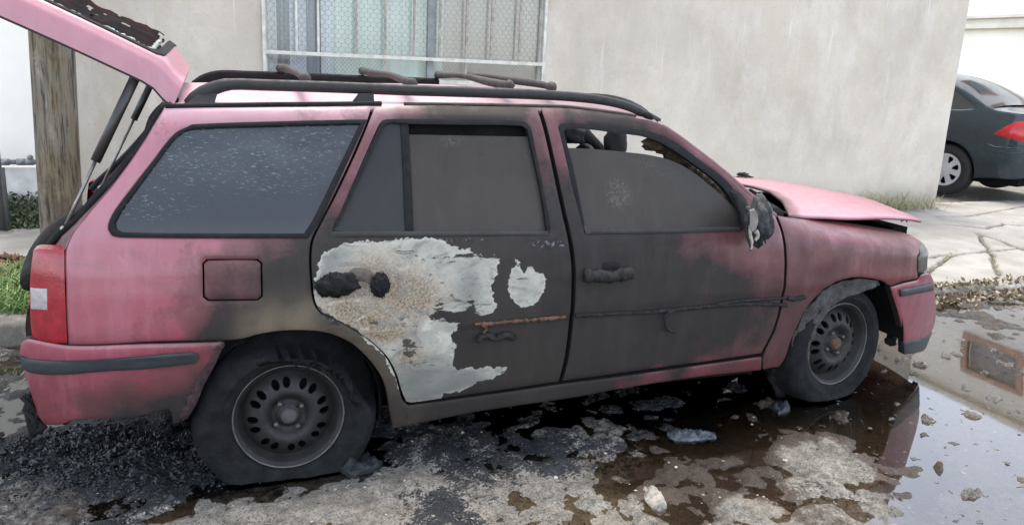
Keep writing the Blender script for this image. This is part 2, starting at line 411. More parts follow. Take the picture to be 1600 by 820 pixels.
# ------------------------------------------------------------------ burn fields on the car's side, in car coordinates
def shepard(ctrl, pw=4.5):
    C = np.array([side(a, b) for a, b, _ in ctrl]); v = np.array([c[2] for c in ctrl])
    def fn(x, z):
        x = np.asarray(x, float); z = np.asarray(z, float)
        d = ((x[..., None]-C[:, 0])**2+(z[..., None]-C[:, 1])**2)+2.5e-3
        w = d**(-pw/2); return (w*v).sum(-1)/w.sum(-1)
    return fn
SOOT = [(345,437,.6),(385,437,.75),(365,437,.7),(330,420,.45),(400,455,.7),(1280,370,.3),(1320,400,.38),(1300,430,.5),(1360,400,.35),(1240,480,.6),(1225,520,.55),(1400,400,.35),(540,230,.35),(575,215,.35),(560,180,.15),(420,400,.8),(380,400,.45),(1250,400,.4),(1290,440,.45),(1350,400,.25),(1260,430,.5),(1235,400,.4),(1380,420,.2),(290,178,0),(400,176,0),(520,174,.08),(570,180,.2),(600,174,.2),(640,172,.35),(665,178,.85),(740,180,.9),(810,182,.85),(855,176,.5),(870,180,.55),(885,186,.9),(950,190,.9),(1000,196,.75),
 (1030,205,.65),(1060,222,.55),(1100,255,.42),(1140,285,.4),(1170,308,.3),(1205,335,.15),(230,250,.05),(200,290,.0),(160,350,0),(120,420,0),(110,500,.05),(250,180,.1),(590,200,.4),(560,260,.4),(535,310,.55),
 (505,360,.75),(490,376,.9),(480,400,.85),(430,385,.55),(380,378,.25),(330,380,.05),(250,380,0),(180,400,0),(150,500,0),(250,450,0),(300,420,.1),(300,480,.15),(270,520,.0),(325,520,.9),(340,495,.9),(312,500,.35),
 (360,435,.75),(420,430,.9),(450,420,.95),(470,470,.95),(440,470,.9),(400,500,.9),(350,515,.9),(560,530,.9),(600,600,.9),(618,650,.95),(640,190,.9),(640,300,.97),(645,368,.95),
 (835,200,.6),(845,250,.75),(865,200,.35),(868,230,.45),(872,300,.8),(860,320,.92),(885,360,.95),(900,300,.8),(905,350,.9),(880,220,.6),(940,372,.95),(1020,372,.85),(1090,366,.62),(1140,365,.45),
 (880,400,1),(850,380,1),(700,380,1),(520,380,.9),(500,380,.8),(800,560,1),(860,500,1),(700,620,1),(760,600,1),(880,580,1),(920,400,1),(960,420,1),(1030,400,.9),(1080,390,.72),(1120,385,.5),(1150,380,.35),
 (1180,380,.2),(1190,400,.12),(1195,420,.25),(1170,400,.38),(1150,400,.5),(1100,410,.85),(1190,435,.6),(1150,450,.9),(1040,420,.98),(1200,520,.75),(1220,380,.2),(1222,420,.35),(1210,450,.7),(1180,440,.75),(1130,430,.85),(1060,440,.95),(1000,470,1),(950,540,1),(1050,520,.98),(1150,480,.92),(1200,490,.8),
 (1140,525,.88),(1100,545,.85),(1060,560,.92),(1180,530,.8),(980,575,1),(1010,565,1),(1150,548,.6),(920,585,1),(1195,550,.5),(1175,562,.2),(1100,575,.28),(1020,588,.4),(970,598,.55),(955,606,.9),(900,610,.95),(800,625,.9),(700,645,.85),(640,655,.85),
 (1230,350,.25),(1260,360,.2),(1300,370,.15),(1350,380,.12),(1400,380,.35),(1415,388,.5),(1430,410,.1),(1400,430,.05),(1340,410,.12),(1280,400,.2),(1245,420,.35),(1240,460,.5),(1270,440,.35),(1310,432,.3),(1360,425,.05),
 (1225,500,.45),(1210,550,.45),(1205,570,.4),(1245,500,.6),(1410,480,0),(1440,500,0),(1430,450,0),(1230,540,.6)]
TAN = [(440,500,.9),(400,515,.75),(475,490,.7),(420,488,.5),(520,500,.25),(570,540,.3),(600,590,.25),(380,520,.3),(350,515,0),(350,470,0),(480,430,0),(440,440,0),(400,460,0),(630,640,.1),(700,640,0),(250,450,0),
 (700,500,0),(550,350,0),(900,400,0),(1200,400,0),(330,520,0),(450,470,.1),(200,250,0),(1000,600,0)]
PATCH1 = [(470+a/2.734, 360+b/2.734) for a, b in [(50,245),(68,215),(75,150),(100,105),(140,85),(170,55),(240,42),(330,38),(420,35),(520,40),(600,45),(640,65),(720,75),(780,95),(800,110),(845,120),(830,150),(832,200),(820,245),
 (825,300),(838,320),(830,350),(800,375),(740,380),(700,388),(690,400),(665,415),(640,450),(660,490),(650,560),(660,585),(700,590),(800,580),(875,583),(865,605),(820,630),(740,660),(680,685),(610,695),(605,720),(465,742),(440,725),
 (415,670),(390,590),(355,535),(300,480),(230,425),(150,380),(80,345),(50,290)]]
PATCH2 = [(470+a/2.734, 360+b/2.734) for a, b in [(918,150),(905,160),(885,215),(890,270),(915,310),(960,333),(1005,315),(1040,270),(1045,210),(1030,185),(1000,165),(970,150),(955,190),(945,185),(932,150)]]
PATCH3 = [(470+a/2.734, 360+b/2.734) for a, b in [(862,100),(900,97),(925,112),(935,135),(918,140),(905,118),(875,110)]]
PATCHES = [np.array(sidepts(p)) for p in (PATCH1, PATCH2, PATCH3)]
def f_metal(x, z):
    pts = np.stack([x, z], 1); s = np.full(len(pts), -1.)
    for p in PATCHES: s = np.maximum(s, sdf(pts, p))
    return s
f_soot = shepard(SOOT); f_tan = shepard(TAN)
def gaus(cx, cy, rx, rz):
    c = side(cx, cy)
    return lambda x, z: np.exp(-(((x-c[0])/rx)**2+((z-c[1])/rz)**2))
_g = [gaus(590, 440, .13, .09), gaus(560, 480, .12, .07), gaus(630, 470, .14, .07), gaus(600, 520, .08, .04), gaus(640, 560, .05, .05)]
def f_tanm(x, z): return np.clip(sum(g(x, z) for g in _g)*1.1, 0, 1)
_h = [gaus(690, 590, .13, .09), gaus(740, 595, .1, .05), gaus(735, 450, .05, .09), gaus(520, 400, .05, .05), gaus(650, 610, .1, .1)]
def f_grey(x, z): return np.clip(sum(g(x, z) for g in _h)*.85, 0, 1)
_k = [gaus(745, 498, .12, .012), gaus(690, 494, .10, .020), gaus(686, 480, .035, .04), gaus(650, 545, .05, .03), gaus(710, 402, .16, .008), gaus(640, 535, .03, .05), gaus(735, 470, .02, .05)]
def f_flake(x, z): return np.clip(sum(g(x, z) for g in _k), 0, 1)
def f_deep(x, z): return smooth(1.2, 2.3, x)*.9
_bl = [gaus(700, 376, .45, .02), gaus(860, 385, .12, .03), gaus(1000, 375, .35, .012), gaus(520, 470, .1, .2)]
def f_blister(x, z): return np.clip(sum(g(x, z) for g in _bl), 0, 1)
FIELDS = dict(faded_skylit=lambda x, z: .75*smooth(1.24, 1.33, z)*smooth(1.6, .2, x)+.22*smooth(.86, .95, z)*smooth(.5, -.3, x), soot=f_soot, tan=f_tan, metal=f_metal, tanm=f_tanm, greym=f_grey, flake=f_flake, deep=f_deep, blister=f_blister)  # paler upper strips: bleached paint and top light tinted in together
def side_map(off=0., wob=0.):
    def fn(x, z):
        w = Wf(x, z)+off
        if wob: w = w + wob*(fbm(x*14, z*14, 3, 3)-.5)
        return np.stack([x, -w, z], 1)
    return fn
def side_panel(name, L, holes, mat, parent, off=0., grid=.022, flange=.035, raw2=False, fields=FIELDS, **k):
    P = sidepts(L, off); H = [sidepts(h, off) for h in holes]
    return region_obj(name, P, H, side_map(off), mat, parent, grid=grid, flange=flange, inward=(0, 1, 0), fields=fields,
                      flange_attr=dict(soot=.9, metal=-1, tan=0), **k)
FULL = dict(soot=lambda x, z: .97+0*x, metal=lambda x, z: -1+0*x, tan=lambda x, z: 0*x, tanm=lambda x, z: 0*x)
# ================================================================== THE WAGON
CAR = thing('burnt_station_wagon', 'burnt-out pink-red station wagon with its tailgate open, parked on the wet ground', 'car', (1.2, 0, .02))
GAP1 = [(582,166),(574,188),(560,222),(545,256),(520,308),(497,352),(486,376),(483,404),(485,440),(489,470),(499,488),(525,501),(554,517),(580,535),(602,557),(616,583),(624,609),(629,625),(640,631)]
QTR = [(256,170),(330,168.5),(430,167.5),(520,166.5),(580,165.5)] + GAP1[1:-1] + [(638,634),(700,626),(800,612),(874,601),(961,590),(1060,576),(1191,557.5),
      (1190,578),(1080,590),(961,609),(900,620.5),(800,635),(736,645),(672,658),(615,669),(609,640),(606,618),(597,590),(575,559),(548,535),(516,521),(479,516),(436,517),(400,523),(379,529),(351,531.5),
      (230,534),(107,538),(104,500),(103,450),(102,392),(112,366),(134,338),(172,294),(205,250),(228,215),(243,190)]
WINQ = [(300,195),(292,199),(276,207),(258,226),(244,245),(212,286),(181,327),(171,345),(169,358),(175,368),(186,371),(330,372.5),(481,372),(497,350),(546,248),(574,187),(440,190)]
FLAP = [(323,405),(403,405),(410,411),(411,463),(404,470),(325,471),(317,465),(316,412)]
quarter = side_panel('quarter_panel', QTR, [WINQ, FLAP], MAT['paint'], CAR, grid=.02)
RD = [(p[0]+4, p[1]+1) for p in GAP1[:-2]] + [(635,627),(643,629),(700,621),(800,607),(873,596),(882,562),(888,519),(893,460),(893.5,420),(888,376),(878,331),(864,266),(851,208),(842,178),(838,168.5),(760,166.5),(680,166),(620,165.5)]
WRD = [(604,187),(596,191),(590,200),(560,268),(535,326),(523,352),(520,362),(524,369),(700,368.5),(858,366),(860,358),(850,300),(838,240),(829,199),(822,191),(810,189),(700,187)]
rear_door = side_panel('rear_door', RD, [WRD], MAT['paint'], CAR, grid=.0125)
FD = [(846,169),(885,169.5),(937,176),(991,184),(1032,194),(1060,215),(1098,243),(1137,275),(1172,306),(1212,338),(1222,366),(1226,394),(1226,431),(1220,472),(1209,514),(1190,552),(1100,565),(961,584),(880,595),
      (889,562),(895,519),(900,460),(900.5,420),(895,376),(885,331),(871,266),(858,208),(849,178)]
WFD = [(884,193),(876,194),(873,199),(884,243),(897,298),(911,352),(914,364),(925,366),(1040,364),(1159,361),(1164,352),(1160,322),(1139,286),(1092,249),(1055,222),(1020,207),(965,199),(915,194)]
front_door = side_panel('front_door', FD, [WFD], MAT['paint'], CAR, grid=.02)
FEN = [(1216,338),(1236,341.5),(1270,344),(1311,347),(1340,351),(1359,354),(1400,361),(1425,368),(1441,378),(1438,387),(1435,400),(1434,424),(1434,436),(1412,440),(1391,446),(1382,440),(1373,437),(1342,433),(1326,435),(1306,441),
       (1284,455),(1262,480),(1248,505),(1236,533),(1226,562),(1218,573),(1193,577),(1194,556),(1213,515),(1224,473),(1230,431),(1230,394),(1226,366)]
fender = side_panel('front_fender', FEN, [], MAT['paint'], CAR, grid=.02)
flap = side_panel('fuel_flap', [(325,407.5),(401,407.5),(407,412),(408,462),(402,467.5),(326,468),(320,463),(319,413)], [], MAT['paint'], CAR, off=.001, grid=.02, flange=.01, fields={**FIELDS, 'soot': lambda x, z: np.maximum(f_soot(x, z), .52)})
FB = [(1392,449),(1412,443),(1434,438),(1440,430),(1448,427),(1456,431),(1460,441),(1462.5,474),(1462,503),(1459,524),(1453,540),(1413,553),(1411.5,522),(1408,503),(1403,484),(1397,465)]
fbump = side_panel('front_bumper', FB, [], MAT['paint'], CAR, off=.004, grid=.016, fields=dict(soot=lambda x, z: .05+0*x, metal=lambda x, z: -1+0*x, deep=lambda x, z: .5+0*x))
side_panel('bumper_valance', [(1412,534),(1440,529),(1459,518),(1460,526),(1453,540),(1414,554)], [], MAT['plastic'], fbump, off=.010, grid=.02, flange=.02)
side_panel('bumper_moulding', [(1408,453),(1434,448),(1460,442.5),(1460.5,454),(1436,459),(1409,464)], [], MAT['plastic'], fbump, off=.016, grid=.02, flange=.02)
def rb_soot(x, z):
    g = shepard([(100,560,0),(200,560,0),(300,550,.1),(335,545,.35),(315,590,.8),(295,630,.95),(280,645,1),(250,600,.15),(280,580,.2),(230,630,.8),(190,650,.85),(150,635,.55),(200,620,.65),(110,650,.1),(80,660,.15),(60,600,0),(150,600,0),(260,625,.9),(220,590,.05)])
    return g(x, z)
RB = [(36,533),(44,530),(75,536),(107,540.5),(200,539),(280,537),(349,535),(336,556),(322,578),(308,604),(298,628),(291,645),(280,660),(270,662),(268,645),(263,639),(228,648),(188,654),(150,655),(115,656),(94,664),(70,664),(58,648),(52,628),(44,600),(37,578),(31.5,556),(31.5,542)]
rbump = side_panel('rear_bumper', RB, [], MAT['paint'], CAR, off=.012, grid=.018, fields=dict(soot=rb_soot, metal=lambda x, z: -1+0*x, deep=lambda x, z: .5*smooth(.52, .38, z)+.1, blister=lambda x, z: smooth(-.32, -.22, x)))
side_panel('bumper_moulding', [(31.5,557),(38,560),(70,564),(110,565),(200,560),(300,552),(309,555),(311,561),(305,569),(230,577),(161,581),(100,586),(70,586),(45,582),(33,575)], [], MAT['plastic'], rbump, off=.026, grid=.02, flange=.02)
# tail lamp
MAT['lamp_red'] = simple('tail_lamp_red', (.22, .008, .016), .18, .25, 30, .1, spec=.6)
MAT['lamp_white'] = simple('tail_lamp_clear', (.30, .27, .26), .25, .2, 60, .2)
MAT['headlamp'] = simple('sooty_headlamp', (.055, .05, .036), .35, .4, 20, .2)
tail = side_panel('tail_lamp', [(52,391),(60,389),(100,391),(101,450),(105,536),(88,537),(62,534),(50,526),(47,500),(46,460),(48,420)], [], MAT['lamp_red'], CAR, off=.006, grid=.02, flange=.06)
side_panel('reversing_lens', [(47,450),(73,451.5),(73.5,484.5),(48,483)], [], MAT['lamp_white'], tail, off=.010, grid=.02, flange=.01, step=.05)
for k in range(7):   # lens ribs
    pass
hl = side_panel('headlamp', [(1437,388),(1443,380),(1447,385),(1451,402),(1450,420),(1445,425),(1435,425),(1436,404)], [], MAT['headlamp'], CAR, off=.006, grid=.02, flange=.05)
# mirrored far side
CARP = MAT['paint']
for o in (quarter, rear_door, front_door, fender, fbump, rbump, tail, hl):
    mirror_obj(o, CAR)

# --- window glazing
def glass_soot(name, col=(.036, .0310, .0262), smudges=True, spots=False, rough=.42):
    t = NT(name); v = t.coord(); n1 = t.noise(3, 5, .6, v); n2 = t.noise(40, 4, .6, v)
    c = t.mix(t.rng(n1, .3, .7), tuple(a*.88 for a in col), tuple(a*1.12 for a in col))
    st_ = t.noise(9, 6, .7, t.coord(scale=(1.4, 1, .35), rot=(0, .35, 0)), .6); c = t.mix(t.math('MULTIPLY', t.rng(st_, .52, .66), .4), c, tuple(a*1.45 for a in col)); c = t.mix(t.math('MULTIPLY', t.rng(st_, .44, .34), .4), c, tuple(a*.6 for a in col))
    c = t.mix(t.math('MULTIPLY', t.rng(n2, .62, .72), .35), c, tuple(a*1.8 for a in col))
    sm = t.attr('smudge'); ns = t.noise(90, 4, .7, v)
    c = t.mix(t.math('MULTIPLY', sm, t.rng(ns, .45, .58)), c, (.075, .068, .06))
    return t.bsdf(c, t.rng(n2, .3, .7, rough-.06, rough+.1), t.bump(n2, .05, .001), 0, .22)
MAT['glass_soot'] = glass_soot('soot_filmed_glass')
MAT['glass_grey'] = glass_soot('grey_filmed_glass', (.022, .0222, .0235))
t = NT('dusty_quarter_glass'); v = t.coord(); vs = t.coord(scale=(1, 1, 2.6)); vs2 = t.coord(scale=(1, 1, 4))
n1 = t.noise(2.5, 4, .6, v)
c = t.mix(t.rng(n1, .3, .7), (.004, .007, .010), (.008, .011, .015))
dr = t.math('MULTIPLY', t.rng(t.voro(26, vs), .20, .10, 0, 1), t.attr('drops'))
dr2 = t.math('MULTIPLY', t.rng(t.noise(50, 5, .7, vs2), .585, .62), t.attr('drops'))
dr = t.math('MAXIMUM', t.math('MULTIPLY', dr, t.rng(t.noise(9, 4, .6, v), .48, .62)), dr2)
c = t.mix(t.math('MULTIPLY', dr, .75), c, (.16, .205, .23))
c = t.mix(t.math('MULTIPLY', t.attr('haze'), t.rng(t.noise(8, 4, .6, vs), .3, .7, .3, 1)), c, (.050, .058, .064))
MAT['glass_dirty'] = t.bsdf(c, t.mix(dr, .06, .5), None, 0, .6)
def gpane(name, L, mat, parent, off, fields=None, grid=.03):
    P = sidepts(L, off)
    return region_obj(name, P, [], side_map(off), mat, parent, grid=grid, flange=.005, fields=fields, roll=0, rings=())
inner = [(300,201),(286,206),(270,220),(250,247),(218,290),(189,330),(179,348),(181,358),(190,364),(330,366),(476,366),(490,344),(538,246),(564,193),(440,196)]
def _c(px, py): return side(px, py)
dz0 = _c(440, 230); dz1 = _c(260, 310)
gpane('quarter_glass', WINQ, MAT['glass_dirty'], quarter, -.012, dict(
    drops=lambda x, z: (.35+1.1*fbm(x*6, z*9, 12, 3))*np.clip(np.exp(-(((x-dz0[0])/.42)**2+((z-dz0[1])/.085)**2)**2)+.9*np.exp(-(((x-_c(250,250)[0])/.14)**2+((z-_c(250,250)[1])/.1)**2))+.8*np.exp(-(((x-_c(230,320)[0])/.13)**2+((z-_c(230,320)[1])/.05)**2))+.7*np.exp(-(((x-_c(430,280)[0])/.2)**2+((z-_c(430,280)[1])/.05)**2)), 0, 1),
    haze=lambda x, z: np.clip(.75*np.exp(-(((x-_c(380,230)[0])/.5)**2+((z-_c(380,230)[1])/.12)**2)), 0, 1)), grid=.02)
def frame_strip(name, outer, innerL, mat, parent, off, flange=.02):
    P = sidepts(outer, off); H = sidepts(innerL, off)
    return region_obj(name, P, [H], side_map(off), mat, parent, grid=.05, flange=flange, roll=.003, rings=(.004,))
frame_strip('window_seal', WINQ, inner, MAT['rubber'], quarter, .004)
# rear door glass: fixed corner pane, divider, lowered main pane
gpane('fixed_glass', [(604,187),(596,191),(560,268),(523,352),(520,368),(636,368),(636,250),(628,187)], MAT['glass_grey'], rear_door, -.014)
sm1 = _c(707, 219); sm2 = _c(765, 217); sm3 = _c(700, 300)
rdg = [(636,210.5),(720,212),(830,214),(842,240),(852,290),(860,350),(861,368),(640,368)]
gpane('door_glass', rdg, MAT['glass_soot'], rear_door, -.018, dict(smudge=lambda x, z: np.clip(np.exp(-(((x-sm1[0])/.035)**2+((z-sm1[1])/.02)**2))+.6*np.exp(-(((x-sm2[0])/.06)**2+((z-sm2[1])/.006)**2)), 0, 1)), grid=.015)
side_panel('window_divider', [(626,187),(638,187),(647,366),(634,366)], [], MAT['rubber'], rear_door, off=-.004, grid=.05, flange=.02, step=.05)
side_panel('waist_strip', [(516,364),(522,362),(700,362.5),(857,361.5),(858,368),(700,370),(518,371)], [], MAT['rail'], rear_door, off=.004, grid=.05, flange=.02)
side_panel('window_seal', [(604,187),(700,187),(810,189),(822,191),(829,199),(838,240),(850,300),(860,358),(858,365),(855,362),(846,302),(833,242),(824,203),(815,197),(700,195),(640,194),(608,192),(600,198),(527,355),(523,352),(596,191)], [], MAT['rubber'], rear_door, off=.001, grid=.05, flange=.025, roll=.002, rings=(.003,))
sm4 = _c(969, 303); sm5 = _c(1020, 262)
fdg = [(881,231.5),(905,232),(937,234),(978,238),(1012,242),(1046,250),(1080,267),(1107,288),(1135,312),(1153,331),(1163,345),(1160,362),(915,366),(897,298)]
gpane('door_glass', fdg, MAT['glass_soot'], front_door, -.018, dict(smudge=lambda x, z: np.clip(1.0*np.exp(-((np.hypot((x-sm4[0])/.05, (z-sm4[1])/.055)-.55)/.5)**2)+.35*np.exp(-(((x-sm5[0])/.12)**2+((z-sm5[1]-.3*(sm5[0]-x))/.025)**2)), 0, 1)), grid=.012)
side_panel('waist_strip', [(914,359),(1040,357.5),(1157,356),(1159,362),(1040,365),(916,366)], [], MAT['rail'], front_door, off=.004, grid=.05, flange=.02)
side_panel('window_seal', [(876,194),(884,193),(915,194),(965,199),(1020,207),(1055,222),(1092,249),(1139,286),(1160,322),(1164,352),(1158,352),(1152,326),(1128,291),(1086,258),(1048,232),(1014,216),(962,208),(914,202),(885,201),(881,206),(896,262),(914,352),(911,352),(897,298),(884,243),(873,199)], [], MAT['rubber'], front_door, off=.0, grid=.05, flange=.035, roll=.002, rings=(.003,))
side_panel('mirror_sail', [(1143,300),(1150,296),(1164,308),(1173,330),(1168,358),(1161,358),(1158,334)], [], MAT['melt'], front_door, off=.008, grid=.02, flange=.03)

BFR = [(256,172),(400,169),(580,167),(842,170),(937,178),(991,186),(1032,196),(1060,217),(1098,245),(1137,277),(1172,308),(1212,340),(1222,366),(1226,394),(1226,431),(1216,480),(1205,515),(1188,552),(1186,574),(961,605),(736,641),(620,662),(609,620),(597,590),(575,559),(548,535),(516,521),(479,516),(436,517),(400,523),(360,528),(130,530),(106,500),(103,450),(104,394),(134,342),(172,298),(205,254),(228,219)]
def grow(L, k):
    c = np.mean(np.array(L), 0); return [tuple(c+(np.array(p)-c)*k) for p in L]
frame_ = region_obj('body_frame', sidepts(BFR, -.03), [sidepts(grow(h, 1.015), -.03) for h in (WINQ, WRD, WFD)], side_map(-.03), MAT['void'], CAR, grid=.06, flange=.06, rings=(), roll=0)
mirror_obj(frame_, CAR)
FARG = [o for o in bpy.data.objects if o.type == 'MESH' and o.name.startswith(('quarter_glass', 'fixed_glass')) or o.name == 'door_glass']
for o in FARG: mirror_obj(o, CAR, o.name.split('.')[0], MAT['void'])
gpane('door_glass', WRD, MAT['void'], CAR, -.05); _o = bpy.data.objects[-1] if False else None
# --- roof
edge_px = [(258,170),(330,168.5),(430,167),(520,166),(600,165),(680,165.5),(760,166.5),(838,168),(885,169),(937,175),(991,183),(1030,192)]
E3 = []
for a, b in edge_px:
    x, z = side(a, b, 0); E3.append((x, -float(Wf(x, z)), z))
E3 = np.array(E3)
def roof_grid(u):
    x = np.interp(u, np.linspace(0, 1, len(E3)), E3[:, 0]); y = np.interp(x, E3[:, 0], E3[:, 1]); z = np.interp(x, E3[:, 0], E3[:, 2]); return x, y, z
nu, nv = 60, 41; V = []; F = []
for i in range(nu):
    x, y, z = roof_grid(i/(nu-1))
    for j in range(nv):
        s = -1+2*j/(nv-1); c = 1-abs(s)**2.6
        bow = (.10*(1-s*s) if i/(nu-1) > .5 else .0)*smooth(.5, 1, i/(nu-1)) - .03*(1-s*s)*smooth(.3, 0, i/(nu-1))
        xx = x+bow; V.append((xx, -y*s, z-.004+c*.055*(1-.3*smooth(.8, 1, i/(nu-1)))))
F = [(i*nv+j, (i+1)*nv+j, (i+1)*nv+j+1, i*nv+j+1) for i in range(nu-1) for j in range(nv-1)]
Vn = np.array(V)
rs = np.clip(smooth(.25, 1.3, Vn[:, 0])*.35+.0+.35*smooth(.45, 0, np.abs(np.abs(Vn[:, 1])-.3))*smooth(.3, 1.2, Vn[:, 0])*0+.15*(fbm(Vn[:, 0]*3, Vn[:, 1]*5, 2)-.5), 0, 1)
roof = mesh_obj('roof', V, F, MAT['paint'], CAR, True, dict(soot=rs, metal=np.full(len(V), -1.), deep=np.full(len(V), 0.), faded_skylit=np.full(len(V), .95)))  # roof tint holds painted sky sheen as well as bleaching
m = roof.modifiers.new('sol', 'SOLIDIFY'); m.thickness = .02; m.offset = -1
# inner headliner (black)
V2 = [(v[0], v[1]*.97, v[2]-.03) for v in V]
mesh_obj('headliner', V2, F, MAT['void'], CAR)
# roof ditch moulding
for sgn in (1, -1):
    def ditch(a, b, n, up, r):
        P = []
        for i in range(n):
            x, y, z = roof_grid(a+(b-a)*i/(n-1)); P.append((x, sgn*(y+.012), z+up))
        return P
    mb = MB(); mb.tube(ditch(.0, .36, 20, .006, 0), .011, 6, flat=(1, .9)); mb.build('roof_moulding', MAT['black'], CAR)
    mb = MB(); mb.tube(ditch(.40, .92, 26, .006, 0), .0065, 6); mb.build('roof_moulding', MAT['bar'], CAR)
# --- roof rails
def bp(px, py, y): return tuple(back(px, py, 1, y))
RL = [(292,163,.016),(303,155,.024),(318,146,.027),(337,137,.024),(362,132,.0205),(406,133,.0205),(520,136.5,.021),(634,141,.021),(760,145,.021),(860,149,.0205),(920,154,.020),(957,160,.019),(985,168,.018),(1008,179,.017),(1030,190,.014)]
RP = [np.array(bp(a, b, -.56)) for a, b, _ in RL]
RPs = catmull(RP, .04, False, 60); rr = np.interp(RPs[:, 0], [p[0] for p in RP], [r[2] for r in RL])
mb = MB(); mb.tube([tuple(p) for p in RPs], list(rr), 10, flat=(.75, 1.)); rail = mb.build('roof_rail', MAT['rail'], CAR)
f1 = MB(); f1.add([bp(547,163,-.585), bp(585,163,-.585), bp(584,146,-.575), bp(560,146,-.575), bp(547,163,-.545), bp(585,163,-.545), bp(584,146,-.545), bp(560,146,-.545)],
                  [(0, 1, 2, 3), (7, 6, 5, 4), (0, 4, 5, 1), (1, 5, 6, 2), (2, 6, 7, 3), (3, 7, 4, 0)], False); f1.build('rail_foot', MAT['rail'], rail)
f1 = MB(); f1.add([bp(284,166,-.60), bp(333,168,-.60), bp(340,146,-.575), bp(316,144,-.575), bp(284,166,-.55), bp(333,168,-.55), bp(340,146,-.55), bp(316,144,-.55)],
                  [(0, 1, 2, 3), (7, 6, 5, 4), (0, 4, 5, 1), (1, 5, 6, 2), (2, 6, 7, 3), (3, 7, 4, 0)], False); f1.build('rail_foot', MAT['rail'], rail)
k_ = RPs[:, 0] < .92
mb = MB(); mb.tube([(p[0], -p[1], p[2]) for p in RPs[k_]], list(rr[k_]), 10, flat=(.75, 1.)); rail2 = mb.build('roof_rail', MAT['black'], CAR)
for a_ in (.35, .80): f1 = MB(); f1.box((a_, .54, 1.345), (a_+.09, .58, 1.40)); f1.build('rail_foot', MAT['black'], rail2)
for (x, s) in ((.108, 0), (.495, 1), (.88, 2), (1.058, 3)):
    mb = MB(); P = []; R = []
    for i in range(14):
        tt = i/13; yy = .55-1.06*tt; P.append((x+.006*math.sin(tt*5+s), yy, 1.428+.010*math.sin(math.pi*tt)-.012*tt+.003*math.sin(tt*9+s*2))); R.append(.0145+.0025*math.sin(tt*7+s))
    mb.tube(P, R, 8); mb.blob(P[-1], .022, 2, .15, 2, s+1); mb.blob(P[0], .022, 2, .2, 2, s+5)
    mb.build('roof_crossbar', MAT['bar'], CAR)

# --- windscreen frame, header
pil = [(1030,192),(1060,212),(1098,240),(1138,272),(1173,303),(1214,337)]
PP = []
for a, b in pil:
    x, z = side(a, b, -.0); PP.append((x, -float(Wf(x, z))+.022, z-.012))
PPs = [tuple(p) for p in catmull(PP, .05, False, 90)]
def pattrs(mb, s, deep=0.): n = len(mb.V); return dict(soot=np.full(n, s), metal=np.full(n, -1.), deep=np.full(n, deep))
mb = MB(); mb.tube(PPs, .021, 8); mb.build('windscreen_pillar', MAT['paint'], CAR, pattrs(mb, .35, .5))
mb = MB(); mb.tube([(p[0], -p[1], p[2]) for p in PPs], .024, 8); mb.build('windscreen_pillar', MAT['black'], CAR)
mb = MB(); mb.tube([(PPs[0][0]-.02+.10*(1-(s/.6)**2), s, 1.31+.05*(1-(s/.6)**2)) for s in np.linspace(-.6, .6, 13)], .018, 8); mb.build('windscreen_header', MAT['black'], CAR)
mb = MB(); mb.tube([(2.10+.12*(1-(s/.68)**2), s, .905+.02*(1-(s/.68)**2)) for s in np.linspace(-.68, .68, 13)], .035, 8)
for i in range(16): mb.blob((2.08+random.random()*.1, random.uniform(-.56, .56), .885+random.random()*.015), .02+random.random()*.02, 2, .5, 3, i)
mb.build('cowl', MAT['black'], CAR)
mb = MB()
for i in range(5):
    P = [np.array(bp(a, b+i*1.5, -.62)) for a, b in [(1172,296),(1186,306),(1200,318),(1214,327),(1230,333)]]
    mb.tube([tuple(p+np.array([0, .01*i, .006*math.sin(i*3+k)])) for k, p in enumerate(P)], .004+.002*random.random(), 5)
mb.build('cowl_seal', MAT['melt'], CAR)

# --- bonnet (hood) warped and lifted at its front
hx = [(1233,338,-.67),(1262,338.5,-.675),(1311,339,-.675),(1360,339,-.665),(1393,339.5,-.65),(1424,342,-.61),(1440,345.5,-.585)]
HE = np.array([bp(*q) for q in hx])
CW = [back(a, b, 2, zz) for a, b, zz in [(1233,337,.903),(1231,331,.908),(1222,317,.920),(1202,303,.930),(1171,293,.938),(1150,288,.942)]]
CWy = [c[1] for c in CW]+[.9]; CWx = [c[0] for c in CW]+[CW[-1][0]-.03]
print('COWL', [tuple(c.round(3)) for c in CW])
nu, nv = 46, 46; V = []
for i in range(nu):
    u = i/(nu-1)
    for j in range(nv):
        s = -1+2*j/(nv-1)
        xr = 2.168-.10*(1-abs(s)**2.2)+.0; xf = HE[-1, 0]+.11*(1-s*s)
        xr = float(np.interp(s*.67, CWy, CWx)); xr = xr+(2.17-xr)*smooth(.8, 1, s)
        x = xr+(xf-xr)*u
        xe = HE[0, 0]+(HE[-1, 0]-HE[0, 0])*u
        ye = np.interp(xe, HE[:, 0], HE[:, 1]); ze = np.interp(xe, HE[:, 0], HE[:, 2])
        z = ze+.050*(1-abs(s)**2.4)*(1-.55*u)+.004*math.sin(s*9+u*4)*u + .006*(float(vnoise(u*5, s*5, 4))-.5)
        V.append((x, -s*ye, z))
F = [(i*nv+j, i*nv+j+1, (i+1)*nv+j+1, (i+1)*nv+j) for i in range(nu-1) for j in range(nv-1)]
F = [f[::-1] for f in F]
Vn = np.array(V); uu = np.repeat(np.linspace(0, 1, nu), nv); ss = np.tile(np.linspace(-1, 1, nv), nu)
hs = np.clip(.9*smooth(.35, .8, ss)*smooth(.75, .25, uu)+.5*smooth(.10, .0, uu)+.12*fbm(uu*5, ss*5, 8), 0, 1)
hood = mesh_obj('bonnet', V, F, MAT['paint'], CAR, True, dict(soot=hs, metal=np.full(len(V), -1.), deep=np.full(len(V), .1), faded_skylit=.45*smooth(1.05, .2, uu)))
